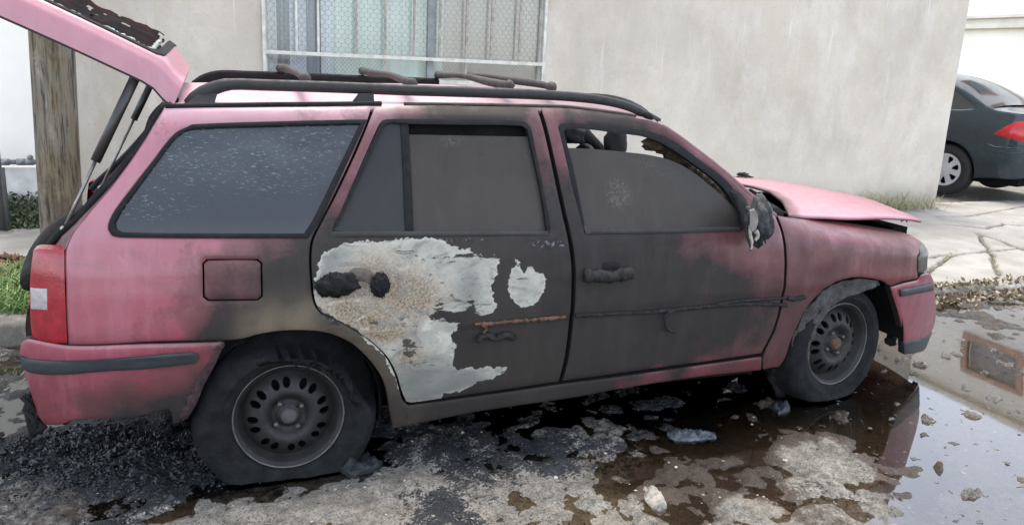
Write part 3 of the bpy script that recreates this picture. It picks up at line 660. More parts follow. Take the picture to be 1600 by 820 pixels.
m = hood.modifiers.new('sol', 'SOLIDIFY'); m.thickness = .012; m.offset = -1
for i in range(7):
    mb = MB(); x_ = 2.60+random.uniform(-.22, .2); mb.blob((x_, .44+random.uniform(-.1, .14), .908+random.random()*.004), random.uniform(.012, .03), 3, .8, 6, i, (1.8, 1.2, .55)); mb.build('charred_lump', MAT['black'], hood)
for i in range(6):
    mb = MB(); x = 2.99+random.random()*.07; y = random.uniform(-.57, -.45); mb.tube([(x, y, .842), (x+.005, y, .826-random.random()*.012)], [.006, .002], 5); mb.build('melted_drip', MAT['black'], hood)
# engine bay lumps and inner structures
mb = MB()
mb.box((2.0, -.60, .24), (2.18, .60, .84)); mb.box((2.16, -.55, .60), (2.95, .55, .78)); mb.box((2.93, -.54, .30), (3.02, .54, .80))
for i in range(26): mb.blob((random.uniform(2.35, 2.95), random.uniform(-.5, .5), .775), random.uniform(.025, .045), 2, .5, 3, i)
mb.build('engine_bay', MAT['void'], CAR)
mb = MB(); mb.box((-.35, -.62, .20), (2.2, .62, .30)); mb.box((.40, -.745, .20), (2.02, .745, .31)); mb.box((-.78, -.66, .30), (-.34, .66, .38)); mb.box((-.36, -.50, .28), (.4, .5, .45))
mb.tube([(-.7, .2, .2), (.3, .25, .18), (1.2, .1, .17), (2.2, .0, .2)], .03, 8); mb.box((.0, -.68, .20), (.06, .68, .26))
mb.build('underbody', MAT['void'], CAR)
# wheel housings
def arch(cx, cz, r, a0, a1, name='wheel_housing'):
    for sgn in (-1, 1):
        mb = MB(); mb.lathe([(r, -.775), (r, -.42), (.02, -.42)], (cx, 0, cz), n=40, a0=a0, a1=a1)
        mb.V = [(x, y*(-sgn), z) for x, y, z in mb.V]; mb.build(name, MAT['void'], CAR)
arch(.035, .20, .395, -.05, math.pi+.02); arch(2.50, .26, .36, .1, math.pi)

# --- rear aperture, seals, tail panel
seal = [(262,163),(252,172),(244,186),(236,205),(222,228),(196,262),(160,303),(120,343),(92,368),(74,388)]
S3 = [bp(a, b, -.60) for a, b in seal]
mb = MB(); c3 = catmull([np.array(p) for p in S3], .03, False, 90)
for k, (dx, dy, r) in enumerate(((0, 0, .014), (-.012, .016, .010), (.012, .012, .012))):
    mb.tube([(p[0]+dx+.003*math.sin(i*1.1+k), p[1]+dy, p[2]) for i, p in enumerate(c3)], r, 7)
mb.build('tailgate_seal', MAT['black'], CAR)
mb = MB(); mb.tube([(p[0], -p[1], p[2]) for p in c3], .018, 7); mb.build('tailgate_seal', MAT['black'], CAR)
mb = MB()   # inner pillar flanges joining body side to the seal
out = [side(a, b) for a, b in [(256,170),(243,190),(228,215),(205,250),(172,294),(134,338),(112,366),(102,392)]]
O3 = [np.array((x, -float(Wf(x, z)), z)) for x, z in out]; I3 = [np.array(bp(a, b, -.585)) for a, b in [(254,171),(240,196),(222,226),(198,261),(162,302),(122,343),(94,369),(76,390)]]
for sgn in (1, -1):
    V = []
    for a, b in zip(O3, I3): V += [(a[0], a[1]*sgn, a[2]), ((a[0]*.5+b[0]*.5), sgn*(a[1]*.6+b[1]*.4), (a[2]+b[2])/2-.004), (b[0], b[1]*sgn, b[2]), (b[0]+.06, (b[1]+.03)*sgn, b[2])]
    F = [(i*4+j, i*4+j+1, i*4+j+5, i*4+j+4) for i in range(len(O3)-1) for j in range(3)]
    if sgn == 1: F = [f[::-1] for f in F]
    FL_ = (FL_ if sgn == -1 else [])+[(V, F)]
t = NT('sooty_pillar_flange'); n = t.noise(9, 4); c = t.mix(t.rng(n, .4, .62), (.022, .013, .013), (.12, .035, .042)); MAT['flange'] = t.bsdf(c, .7)
for V, F in FL_: mb = MB(); mb.add(V, F); mb.build('tailgate_frame', MAT['flange'], CAR)
mb = MB()   # header under the roof's rear edge, tail panel and boot floor
mb.tube([(-.34-.03*(1-(s/.55)**2), s, 1.335+.03*(1-(s/.55)**2)) for s in np.linspace(-.56, .56, 11)], .02, 8)
mb.build('tailgate_header', MAT['black'], CAR); mb = MB(); mb.tube([(-.80-.05*(1-(s/.62)**2), s, .74) for s in np.linspace(-.64, .64, 11)], .03, 8)
mb.build('boot_rail', MAT['black'], CAR); mb = MB(); mb.box((-.80, -.60, .36), (.5, .60, .42))
for i in range(26): mb.blob((random.uniform(-.7, .6), random.uniform(-.55, .55), .44+random.random()*.05), random.uniform(.03, .09), 2, .5, 3, i, (1, 1, .6))
mb.build('boot_interior', MAT['black'], CAR)
def wrapx(ys, x0, dx): return [(x0-dx*(1-(abs(s)/ys)**2.2), s) for s in np.linspace(-ys, ys, 21)]
P = []; zs_ = [.30, .36, .42, .48, .53, .56]
for z in zs_:
    x0 = -.845+.10*max(0, .42-z)/.12*.5; P.append([(x, y, z) for x, y in wrapx(.70, x0+.035, .075)])
V = [p for r in P for p in r]; n = 21; F = [(i*n+j, (i+1)*n+j, (i+1)*n+j+1, i*n+j+1) for i in range(len(P)-1) for j in range(n-1)]
nn_ = len(V); mesh_obj('bumper_centre', V, F, MAT['paint'], rbump, True, dict(soot=np.full(nn_, .2), metal=np.full(nn_, -1.)))
P = [[(x+.04, y, z) for x, y in wrapx(.66, -.80, .03)] for z in (.56, .65, .76)]
V = [p for r in P for p in r]; F = [(i*n+j, (i+1)*n+j, (i+1)*n+j+1, i*n+j+1) for i in range(2) for j in range(n-1)]
nn_ = len(V); mesh_obj('tail_panel', V, F, MAT['paint'], CAR, True, dict(soot=np.full(nn_, .6), metal=np.full(nn_, -1.)))
# front: bumper centre, grille, number plate area
P = []
for z in (.16, .22, .31, .37, .43, .50, .56):
    x0_ = float(np.interp(z, [.31, .435, .56], [3.235, 3.14, 3.05])); P.append([(x*-1, y, z) for x, y in wrapx(float(Wf(x0_, z))-.004, -x0_, 3.33-x0_)])
V = [p for r in P for p in r]; F = [(i*n+j, i*n+j+1, (i+1)*n+j+1, (i+1)*n+j) for i in range(len(P)-1) for j in range(n-1)]
nn_ = len(V); mesh_obj('bumper_centre', V, F, MAT['paint'], fbump, True, dict(soot=np.full(nn_, .15), metal=np.full(nn_, -1.), deep=np.full(nn_, .5)))
mb = MB()
for k in range(5):
    z = .58+k*.03; mb.tube([(3.10+.10*(1-(s/.5)**2), s, z) for s in np.linspace(-.46, .46, 11)], .007, 6)
mb.build('grille', MAT['black'], CAR)

# --- tailgate, open
TG = thing  # (built as parts of the wagon)
H0 = np.array([-.275, 0, 1.452]); A = math.atan2(1.602-1.385, -.811+.33)+.0  # direction up and to the rear
ud = np.array([math.cos(A), 0, math.sin(A)]); nd = np.array([math.sin(-A)*-1, 0, math.cos(A)]); nd = np.array([-ud[2]*-1, 0, -ud[0]])
nd = np.array([ud[2], 0, -ud[0]])   # outer normal: up and forward
def tg(u, y, n): return H0+ud*u+np.array([0, y, 0])+nd*n
TGW = lambda u: .575+.07*smooth(0, .9, u)
prof = [(0, .03), (.3, .024), (.5, .012), (.78, -.002), (.87, -.012), (.93, -.028), (.965, -.052), (.985, -.085), (1.0, -.120)]
L_ = 1.05
def tgmap(u, v):   # v: arc coordinate -1..1 across
    w = TGW(u); a = np.abs(v); y = np.interp(a, np.linspace(0, 1, len(prof)), [p[0] for p in prof]); nn = np.interp(a, np.linspace(0, 1, len(prof)), [p[1] for p in prof])
    endk = smooth(.10, 0, u)
    nn = nn - endk*.05*(1-a*.3) + .012*np.sin(np.clip(u/L_, 0, 1)*math.pi)
    y = y*w*np.sign(v)
    return H0+ud*u[:, None]+np.stack([0*u, y, 0*u], 1)+nd*nn[:, None]
VE = .545  # glass edge in arc coordinate
poly = [(-.0, -1), (-.0, 1), (L_, 1), (L_, -1)]
hole = [(.13, -VE), (.11, -VE+.06), (.11, VE-.06), (.13, VE), (.55, VE+.02), (.58, VE-.03), (.58, -VE+.03), (.55, -VE-.02)]
tailgate = region_obj('tailgate', poly, [hole], tgmap, MAT['paint'], CAR, grid=.03, flange=.007, inward=tuple(-nd), rings=(), roll=0, step=.04,
                      fields=dict(soot=lambda u, v: 0*u, metal=lambda u, v: -1+0*u, deep=lambda u, v: 0*u, faded_skylit=lambda u, v: .35+0*u), flange_attr=dict(soot=.95, metal=-1), flip=True)
# spoiler/upper lip of the tailgate (over the hinge)
hl_ = [(.13-.02, -VE-.05), (.085, -VE+.03), (.085, VE-.03), (.11, VE+.05), (.56, VE+.055), (.60, VE-.0), (.60, -VE+.0), (.56, -VE-.055)]
def tgmap2(u, v): return tgmap(u, v)+nd*.004
region_obj('window_seal', hl_, [hole], tgmap2, MAT['rubber'], tailgate, grid=.06, flange=.012, inward=tuple(-nd), rings=(), roll=0, step=.04, flip=True)
# inner skin of the tailgate
def tgin(u, v): return H0+ud*u[:, None]+np.stack([0*u, v*TGW(u)*.97, 0*u], 1)+nd*(-.112+0*u)[:, None]
region_obj('inner_skin', [(0.03, -.97), (0.03, .97), (L_-.02, .97), (L_-.02, -.97)], [[(.12, -.80), (.12, .80), (.57, .84), (.57, -.84)]], tgin, MAT['black'], tailgate, grid=.06, flange=.02, inward=tuple(nd), rings=(), roll=0, step=.05)
# charred tint film hanging in the empty window
t = NT('charred_tint_film'); n = t.noise(7, 5, .6, None, 1.); c = t.mix(t.rng(n, .45, .6), (.002, .002, .0022), (.014, .003, .0035)); MAT['film'] = t.bsdf(c, .85, t.bump(n, .7, .02), 0, .08)
V = []; nu, nv = 40, 26
for i in range(nu):
    for j in range(nv):
        u = .13+.42*i/(nu-1); v = -.36+.80*j/(nv-1)
        q = tg(u, v*TGW(.3)*1.05, -.045+.085*(j/(nv-1))**1.3+.006*math.sin(u*26+v*5)+.035*(float(fbm(u*12, v*9, 5))-.5)); V.append(q)
F = [(i*nv+j, i*nv+j+1, (i+1)*nv+j+1, (i+1)*nv+j) for i in range(nu-1) for j in range(nv-1) if float(fbm(i*.3, j*.3, 9)) < .72]
mesh_obj('tint_film', V, F, MAT['film'], tailgate)
MAT['crazed'] = simple('crazed_glass', (.20, .25, .22), .25, .5, 60, .8)
mb = MB(); P = []; Rr = []
for i in range(60):
    q = i/59
    if q < .8: u = .53-.40*q/.8; v = -VE*.95
    else: u = .13; v = -VE*.95+(q-.8)/.2*.35
    P.append(tuple(tgmap(np.array([u]), np.array([v]))[0]+np.array([random.uniform(-.004, .004), random.uniform(0, .01), -.004]))); Rr.append(random.uniform(.003, .010)*(1 if q > .5 else .5))
mb.tube(P, Rr, 6)
mb.build('glass_remains', MAT['crazed'], tailgate)
# hinge, little bump stop
mb = MB(); mb.tube([bp(262,150,-.53), bp(259,160,-.53), bp(262,170,-.55)], .007, 6); mb.build('tailgate_hinge', MAT['rust'], CAR)
# gas struts
for (a, b, c, y0, y1, y2) in (((212,120), (149,252), (100,358), -.55, -.57, -.60), ((235,133), (209,187), (186,232), .5, .5, .5)):
    p0 = np.array(bp(*a, y0)); p1 = np.array(bp(*b, y1)); p2 = np.array(bp(*c, y2))
    if y0 > 0: p2 = p1+(p1-p0)*2.0
    mb = MB(); mb.tube([p0, p0*.5+p1*.5, p1], .0165 if y0 < 0 else .0155, 10); s_ = mb.build('gas_strut', MAT['gas'], CAR)
    mb = MB(); mb.tube([p1, p2], .006, 8); mb.blob(p2, .013, 2, .2, 2, 1); mb.build('strut_rod', MAT['rod'], s_)

# --- door handles, mouldings, melted trim
def sp(px, py, off): 
    x, z = side(px, py, off); return (x, -float(Wf(x, z))-off, z)
def lumpy(name, pts, rad, mat, parent, off=.02, seed=1, amp=.35):
    mb = MB(); P = catmull([np.array(sp(a, b, off)) for a, b in pts], .008, False, 90)
    R = [rad*(1+amp*2*(float(fbm(i*.45+seed*7, seed, seed))-.5)) for i in range(len(P))]
    P = [p+np.array([0, random.uniform(-.001, .001), random.uniform(-.0012, .0012)]) for p in P]
    mb.tube([tuple(p) for p in P], R, 9); return mb.build(name, mat, parent)
mb = MB(); mb.blob(sp(527,445,.014), .060, 4, .5, 6, 3, (1.15, .45, .68)); mb.build('door_handle', MAT['black'], rear_door); mb = MB(); mb.blob(sp(594,446,.014), .036, 4, .5, 7, 5, (.85, .55, 1.15)); mb.build('door_handle', MAT['black'], rear_door)
side_panel('handle_recess', [(543,436),(546,424),(556,419),(572,420),(582,426),(584,438),(580,446),(566,440),(552,442)], [], simple('scorched_recess', (.09, .075, .06), .8, .4, 60, .4), rear_door, off=.006, grid=.02, flange=.008)
lumpy('door_handle', [(914,430),(925,431),(940,431),(955,433),(970,429),(986,427)], .024, MAT['melt'], front_door, .016, 2, .3)
side_panel('handle_recess', [(940,414),(944,409),(955,407.5),(967,409),(971,414),(970,422),(941,423)], [], MAT['black'], front_door, off=.003, grid=.02, flange=.008)
lumpy('door_moulding', [(900,493),(960,490),(1020,487),(1060,483),(1110,478.5),(1160,475),(1200,475),(1229,477)], .0080, MAT['melt'], front_door, .006, 4, .18)
lumpy('door_moulding', [(1110,478),(1150,471),(1190,468),(1228,465)], .007, MAT['melt'], front_door, .006, 9, .2)
lumpy('melted_drip', [(1060,483),(1046,488),(1040,497),(1041,508),(1047,516),(1054,519)], .007, MAT['melt'], front_door, .02, 5, .4)
lumpy('fender_moulding', [(1231,466),(1245,467),(1258,464)], .010, MAT['melt'], fender, .008, 6, .2)
lumpy('burnt_moulding_line', [(742,506),(770,505),(800,502),(840,499),(884,495)], .0065, MAT['orange'], rear_door, .005, 7, .8)
lumpy('burnt_moulding_line', [(752,506),(760,512),(756,520)], .008, MAT['orange'], rear_door, .006, 17, .8)
lumpy('melted_drip', [(746,533),(752,526),(764,524),(774,529),(786,524),(796,524),(803,529)], .013, MAT['melt'], rear_door, .012, 8, .4)
# door mirror
mb = MB(); c0 = np.array(sp(1186,345,.10)); mb.blob(c0, .078, 4, .32, 3.2, 3, (.62, .9, 1.28)); mir = mb.build('door_mirror', simple('melted_mirror_shell', (.028, .031, .031), .6, .6, 30, .9, bd=.01), CAR)
g = [sp(a, b, .155) for a, b in [(1172,330),(1179,327),(1184,334),(1185,346),(1182,357),(1176,362),(1172,352)]]
mb = MB(); mb.add(g+[(x+.01, y+.02, z) for x, y, z in g], [tuple(range(7)), tuple(reversed(range(7, 14)))]+[(i, (i+1) % 7, 7+(i+1) % 7, 7+i) for i in range(7)], False); mb.build('mirror_glass', simple('ash_coated_mirror', (.14, .125, .11), .7, .3, 50, .3), mir)
for k, (pts, r) in enumerate([([(1170,333),(1167,350),(1166,368),(1172,384),(1173,392)], .007), ([(1172,352),(1172,366),(1175,380),(1173,390)], .009), ([(1180,360),(1184,368),(1180,376)], .012), ([(1190,370),(1191,384)], .006), ([(1195,368),(1196,380)], .006)]):
    mb = MB(); P = catmull([np.array(sp(a, b, .14)) for a, b in pts], .006, False, 90)
    mb.tube([tuple(p) for p in P], [r*(1-.5*i/len(P))*(1+.6*(float(fbm(i*.6, k, k))-.5)) for i in range(len(P))], 6); mb.build('melted_strip', MAT['ash'] if k in (1, 2) else MAT['melt'], mir)
mirror_obj(mir, CAR, 'door_mirror')
# front wheel-arch liner torn loose
def liner_map(off):
    def fn(x, z): return np.stack([x, -(Wf(x, z)+off)+.022*(fbm(x*22, z*22, 6, 3)-.5)*2, z], 1)
    return fn
LIN = [(1264,480),(1288,457),(1312,443),(1342,436),(1376,439),(1378,446),(1350,455),(1322,466),(1300,480),(1284,500),(1270,530),(1264,556),(1262,584),(1246,590),(1230,578),(1236,540),(1248,508)]
region_obj('arch_liner', sidepts(LIN, -.02), [], liner_map(-.02), simple('singed_arch_liner', (.045, .043, .040), .75, .65, 16, .9, bd=.012), CAR, grid=.012, flange=.012, roll=.002)
LIN2 = [(1206,576),(1238,572),(1240,590),(1230,600),(1226,620),(1216,622),(1212,605),(1204,596)]
region_obj('melted_drip', sidepts(LIN2, -.06), [], liner_map(-.06), MAT['black'], CAR, grid=.012, flange=.012, roll=.002)
mb = MB(); mb.tube([bp(1384,462,-.55), bp(1391,500,-.57), bp(1390,535,-.58)], [.018, .012, .016], 8); mb.tube([bp(1400,490,-.6), bp(1396,520,-.58)], .007, 6); mb.blob(bp(1392,532,-.58), .03, 2, .5, 3, 2); mb.build('suspension_arm', MAT['melt'], CAR)
mb = MB()
for i in range(9): q = i/8; mb.blob(sp(345-58*q**.8, 540+108*q, .0), random.uniform(.010, .022), 2, .6, 4, i)
P = [sp(a, b, .0) for a, b in [(347,534),(330,565),(312,596),(300,625),(286,650)]]; mb.tube(P, [.01, .016, .018, .02, .018], 7)
mb.build('melted_bumper_edge', simple('scorched_bumper_edge', (.045, .022, .024), .8, .7, 40, .9, bd=.01), rbump)
mb = MB()
for k in range(7):
    P = [np.array(bp(a, b, -.68)) for a, b in [(46,618),(44,632),(50,648),(60,662),(58,676)]]
    mb.tube([tuple(p+np.array([random.uniform(-.02, .02), random.uniform(-.03, .03), random.uniform(-.012, .012)])) for p in P], random.uniform(.006, .016), 6)
mb.build('melted_drip', MAT['black'], rbump)

# --- interior: seats, steering wheel, dashboard
def seat(x, y, lean=.18):
    mb = MB(); R = Matrix.Translation((x, y, .42)) @ Matrix.Rotation(-lean, 4, 'Y')
    mb.box((-.05, -.24, .1), (.06, .24, .62), R, .04); mb.box((-.03, -.13, .66), (.05, .13, .86), R, .035); mb.tube([R @ Vector((0, .06, .6)), R @ Vector((0, .06, .7))], .008, 6); mb.tube([R @ Vector((0, -.06, .6)), R @ Vector((0, -.06, .7))], .008, 6)
    mb.box((x, y-.24, .36), (x+.48, y+.24, .50), None, .04); return mb.build('seat', MAT['seat'], CAR)
seat(1.02, .38); seat(1.0, -.38, .30); 
mb = MB(); mb.box((.05, -.6, .40), (.20, .6, .98), None, .04); mb.box((.1, -.6, .36), (.6, .6, .5), None, .04); mb.build('rear_seat', MAT['seat'], CAR)
mb = MB(); mb.tube([(1.62+.14*math.cos(a)*.35, .38+.18*math.sin(a), .92+.17*math.cos(a)) for a in np.linspace(0, 2*math.pi, 30)], .013, 7); mb.tube([(1.62, .38, .92), (1.95, .38, .80)], .02, 7); mb.tube([(1.62, .22, .92), (1.62, .54, .92)], .012, 6); mb.build('steering_wheel', MAT['seat'], CAR)
mb = MB(); mb.box((1.80, -.62, .55), (2.14, .62, .86), None, .05)
for i in range(20): mb.blob((random.uniform(1.75, 2.1), random.uniform(-.6, .6), .86), random.uniform(.03, .06), 2, .6, 3, i)
mb.build('dashboard', MAT['seat'], CAR)
mb = MB()  # belts and torn lining hanging in the front window
for k in range(3):
    a = (885+k*7, 205); P = [np.array(bp(880+k*9+random.uniform(-4, 4), 200+random.uniform(0, 8), .45)) , np.array(bp(884+k*9+random.uniform(-6, 6), 216+random.uniform(0, 14), .45))]
    mb.tube([tuple(P[0]), tuple((P[0]+P[1])/2+np.array([.01, 0, 0])), tuple(P[1])], random.uniform(.02, .04), 6)
mb.tube([bp(897,198,.5), bp(918,216,.5), bp(948,244,.5)], [.06, .04, .03], 8); mb.blob(bp(890,207,.45), .10, 3, .5, 3, 4, (.9, .5, .6)); mb.blob(bp(961,224,.38), .085, 3, .25, 2, 7, (.8, .5, 1.3)); mb.tube([bp(961,235,.38), bp(958,262,.38)], .06, 8)
mb.build('torn_lining', MAT['seat'], CAR)
mb = MB()
for k in range(12):
    tt = k/11; p = bp(1030+110*tt, 226+88*tt, -.60); mb.blob(p, .030-.010*tt, 2, .7, 4, k, (1.5, .6, 1)) if k else mb.blob(p, .05, 3, .6, 3, 2, (1.4, .4, .6))
mb.build('torn_lining', simple('charred_amber_lining', (.05, .032, .014), .8, .8, 40, .8), CAR)

# --- wheels
def disc_map(prof, c, M_):
    rr_ = [p[0] for p in prof]; hh = [p[1] for p in prof]
    def fn(a, b):
        r = np.hypot(a, b); h = np.interp(r, rr_, hh)
        P = np.stack([a, h, b], 1); Mn = np.array(M_.to_3x3()); return P @ Mn.T + np.array(c)
    return fn
def circle(r, n, cx=0, cz=0): return [(cx+r*math.cos(2*math.pi*i/n), cz+r*math.sin(2*math.pi*i/n)) for i in range(n)]
def wheel(c, M_, mat_hub, rot=0.2):
    dprof = [(0, .018), (.035, .016), (.05, .036), (.058, .036), (.066, .020), (.088, .000), (.110, .006), (.132, .016), (.150, .032), (.168, .05)]
    holes = []
    for k in range(8):
        for s in (-.155, .155):
            an = rot+k*math.pi/4+s; e = []
            for i in range(10):
                q = 2*math.pi*i/10; rr_ = .1265+.0185*math.cos(q)*(1 if math.cos(q) > 0 else 1.1); aa = an+.112*math.sin(q)*(1 - .12*math.cos(q))
                e.append((rr_*math.cos(aa), rr_*math.sin(aa)))
            holes.append(np.array(e))
    w = region_obj('wheel', np.array(circle(.168, 72)), holes, disc_map(dprof, c, M_), MAT['steel'], CAR, grid=.012, flange=.012, inward=tuple(np.array(M_.to_3x3()) @ np.array([0, 1, 0])), rings=(), roll=0, raw=True)
    mb = MB(); mb.lathe([(.150, .14), (.150, .06), (.160, .045), (.172, .035), (.176, .012), (.183, .004), (.190, .000), (.194, -.006), (.197, -.002), (.196, .006), (.188, .010)], c, n=72, M_=M_); mb.build('rim', MAT['steel'], w)
    mb = MB(); mb.lathe([(.191, -.0035), (.194, -.0088), (.1975, -.004)], c, n=72, M_=M_); mb.build('rim_edge', MAT['rimedge'], w)
    mb = MB(); mb.lathe([(.0, -.004), (.012, -.006), (.024, -.003), (.030, .006), (.031, .03)], c, n=24, M_=M_)
    mb.build('hub', mat_hub, w)
    for k in range(4):
        an = rot+.4+k*math.pi/2; q = M_ @ Vector((.055*math.cos(an), .0, .055*math.sin(an))); mb = MB()
        mb.lathe([(0, .004), (.008, .005), (.0105, .012), (.0105, .035)], (c[0]+q.x, c[1]+q.y, c[2]+q.z), n=6, M_=M_); mb.build('wheel_nut', MAT['rimedge'], w)
    mb = MB(); mb.lathe([(0, .062), (.15, .066)], c, n=32, M_=M_); mb.build('brake_drum', MAT['void'], w)
    return w
I4 = Matrix.Identity(4)
c_r = (0.0, -.765, .232)
w = wheel(c_r, Matrix.Rotation(math.radians(-2), 4, 'X'), simple('dusty_hub', (.05, .046, .042), .7, .3, 40, .3), .2)
def flat_tyre(c, R0, floor, w, bulge=.03, seedn=0, left=None, torn=False, M_=I4):
    n = 120; prof = []
    mb = MB()
    base = [(.193, .004), (.200, -.006), (.215, -.016), (.2245, -.020), (.228, -.0245), (.232, -.0215), (.255, -.026), (.272, -.018), (.284, -.002), (.29, .02), (.292, .05), (.292, .10), (.29, .15), (.28, .175), (.24, .185), (.19, .18)]
    def fn(x, y, z, an, j):
        r, h = base[j]; k = np.clip((r-.2)/.09, 0, 1)
        Rs = R0(an); rr_ = r+(Rs-.292)*k
        nz = (float(fbm(an*5.1+50, j*.45, seedn, 3))-.5)
        if torn and j < 8:
            ta = float(smooth(-.05, .25, an if an < 5 else an-6.283)*smooth(2.3, 1.5, an)); jag = float(fbm(an*22, 3.1, 77, 3))
            if j >= 5: rr_ -= ta*(j-4)/3*(.022+.07*jag); y -= ta*.01*(j-4)
        if torn and j >= 8:
            ta = float(smooth(-.1, .2, an if an < 5 else an-6.283)*smooth(2.4, 1.7, an)); y += ta*.11; rr_ += ta*(.012 if j > 8 else -.05)
        rr_ += nz*.022*k; y += nz*.028*k
        x = rr_*math.cos(an); z = rr_*math.sin(an)
        fl = floor-c[2]
        if z < fl+.02:
            d = fl+.02-z; z = fl+.02*math.exp(-d/.02)-.0; 
            if j < 10: y -= bulge*min(1, d/.05)*float(k)
            x *= 1+.10*min(1, d/.06)*float(k)
            z = max(z, fl)+.002*nz
        return x, y, z
    mb.lathe(base, c, n=n, fn=fn, M_=M_); return mb.build('tyre', MAT['tyre'], w)
def R_r(an):
    a = an % (2*math.pi); return float(np.interp(a, [0, .8, 1.4, 2.2, 2.8, 3.3, 3.9, 5.4, 6.0, 6.283], [.322, .315, .298, .31, .325, .335, .33, .33, .325, .322]))
flat_tyre(c_r, R_r, .008, w, .035, 3, torn=True)
mb = MB()   # separated tread band behind the torn sidewall
mb.lathe([(.325, -.0), (.345, .02), (.345, .14)], (c_r[0]+.01, c_r[1]+.04, c_r[2]), n=60, a0=-.3, a1=math.pi+.1, fn=lambda x, y, z, an, j: (x*(1+.03*(float(fbm(an*4, j, 2))-.5)), y+.02*(float(fbm(an*9, j, 5))-.5), z)); mb.build('tread_band', MAT['tyre'], w)
for cc, st in (((0.0, .765, .235), 0), ((2.47, .74, .29), math.radians(8))):
    M_ = Matrix.Rotation(st, 4, 'Z') @ Matrix.Rotation(math.pi, 4, 'Z'); w2 = wheel(cc, M_, MAT['steel'])
    flat_tyre(cc, lambda a: .30, .02, w2, .02, 5, M_=M_)
cf = (2.478, -.752, .303); MF = Matrix.Rotation(math.radians(8), 4, 'Z') @ Matrix.Rotation(math.radians(-2), 4, 'X')
w = wheel(cf, MF, MAT['rust'], .05)
def R_f(an):
    a = an % (2*math.pi); return float(np.interp(a, [0, 1.57, 3.14, 4.0, 5.3, 6.283], [.283, .275, .30, .32, .30, .283]))
flat_tyre(cf, R_f, .045, w, .03, 8, M_=MF)
#MARK_CAR_END
# ================================================================== GROUND
def gpt(px, py, z=None):
    P = back(px, py, 2, .0)
    for _ in range(6): P = back(px, py, 2, float(gz(P[0])) if z is None else z)
    return P[0], P[1]
def gshep(ctrl, pw=3.2, default=None, dr=1.2):
    C = np.array([gpt(a, b) for a, b, _ in ctrl]); v = np.array([c[2] for c in ctrl])
    def fn(x, y):
        num = np.zeros(np.shape(x)); den = np.zeros(np.shape(x))
        for (cx, cy), val in zip(C, v):
            w = (((x-cx)**2+(y-cy)**2)+3e-4)**(-pw/2); num += w*val; den += w
        if default is not None: w = dr**(-pw); num += w*default; den += w
        return num/den
    return fn
WATER = [(1300,640,1),(1380,640,1),(1350,680,.8),(1400,700,.8),(1430,720,.9),(1250,620,.8),(1500,640,1),(1560,600,1),(1500,560,1),(1450,560,1),(1430,500,.6),(1550,700,1),(1500,740,1),(1570,800,1),(1480,800,.9),(1470,760,.8),(1430,755,.7),
 (1600,560,1),(1590,640,1),(1600,500,-.15),(1540,480,-.2),(1480,490,.05),(1570,520,.2),(1500,510,.15),(1600,525,.1),(1530,500,-.1),(1600,480,-.2),(1090,690,.35),(1000,735,.12),(1150,640,.4),(1090,665,.5),(1200,650,.3),(1180,690,.25),(1130,720,.2),(960,760,-.05),(1060,750,.15),
 (1230,705,-.7),(1300,735,-.7),(1250,760,-.6),(1330,780,-.6),(1180,795,-.6),(1380,745,-.6),(1345,800,-.5),(1400,775,-.1),(1290,690,-.5),(1250,680,-.3),(1200,740,.15),(1160,760,.1),(1000,785,-.6),(1030,775,-.5),(1100,790,-.05),(1100,760,-.2),
 (930,790,-.7),(900,700,-.6),(860,750,-.6),(700,760,-.6),(600,780,-.6),(1030,650,-.25),(980,690,-.4),(1120,620,.1),(940,650,.0),(900,640,.1),(1445,735,-.35),(1420,745,-.4),(1480,780,-.15),(1240,600,.6),(1350,580,.8),(1420,570,.9),
 (20,620,.05),(20,580,-.2),(40,650,-.1),(10,720,-.4),(100,800,-.4),(300,800,-.6),(450,780,-.6),(200,720,-.5),(1150,590,.5),(1000,610,.2),(1540,760,1),(1600,720,1),(1380,820,-.4),(1430,800,.2),(1450,815,.6)]
SOOTG = [(600,640,1),(800,645,1),(1000,615,1),(1150,600,.9),(300,640,1),(450,700,1),(200,700,1),(100,700,.9),(60,660,.8),(20,600,.8),(30,570,.7),(15,640,.75),(320,760,.95),(420,770,.55),(380,785,.5),(470,755,.35),(250,775,.95),(150,760,.95),(100,745,.9),(60,720,.8),(30,700,.6),(600,715,.75),(650,700,.6),(560,725,.6),(520,770,.15),(720,700,.75),(760,680,.7),(700,740,.75),
 (690,785,.7),(650,770,.5),(800,770,.25),(760,790,.4),(600,760,.05),(560,790,.05),(640,750,.2),(850,700,.65),(880,730,.6),(830,670,.4),(900,780,.05),(950,690,.35),(960,700,.5),(1000,650,.5),(900,660,.45),(820,650,.85),(740,650,.8),(880,650,.5),(960,640,.8),(1230,720,.15),(1300,760,.25),(1200,790,.1),
 (100,795,.4),(200,790,.6),(250,810,.2),(300,800,.2),(40,780,.35),(1000,785,.0),(950,800,0),(1060,640,.6),(1080,655,.6),(1030,790,.1),(1180,680,.2),(1280,690,.0),(1340,730,.1),(1400,560,.2),(1350,650,.3),(1540,480,.45),(1600,490,.4),(1480,480,.4),(1560,520,.2),(1500,700,0),(1150,790,.1),(930,745,.3),(870,790,.1)]
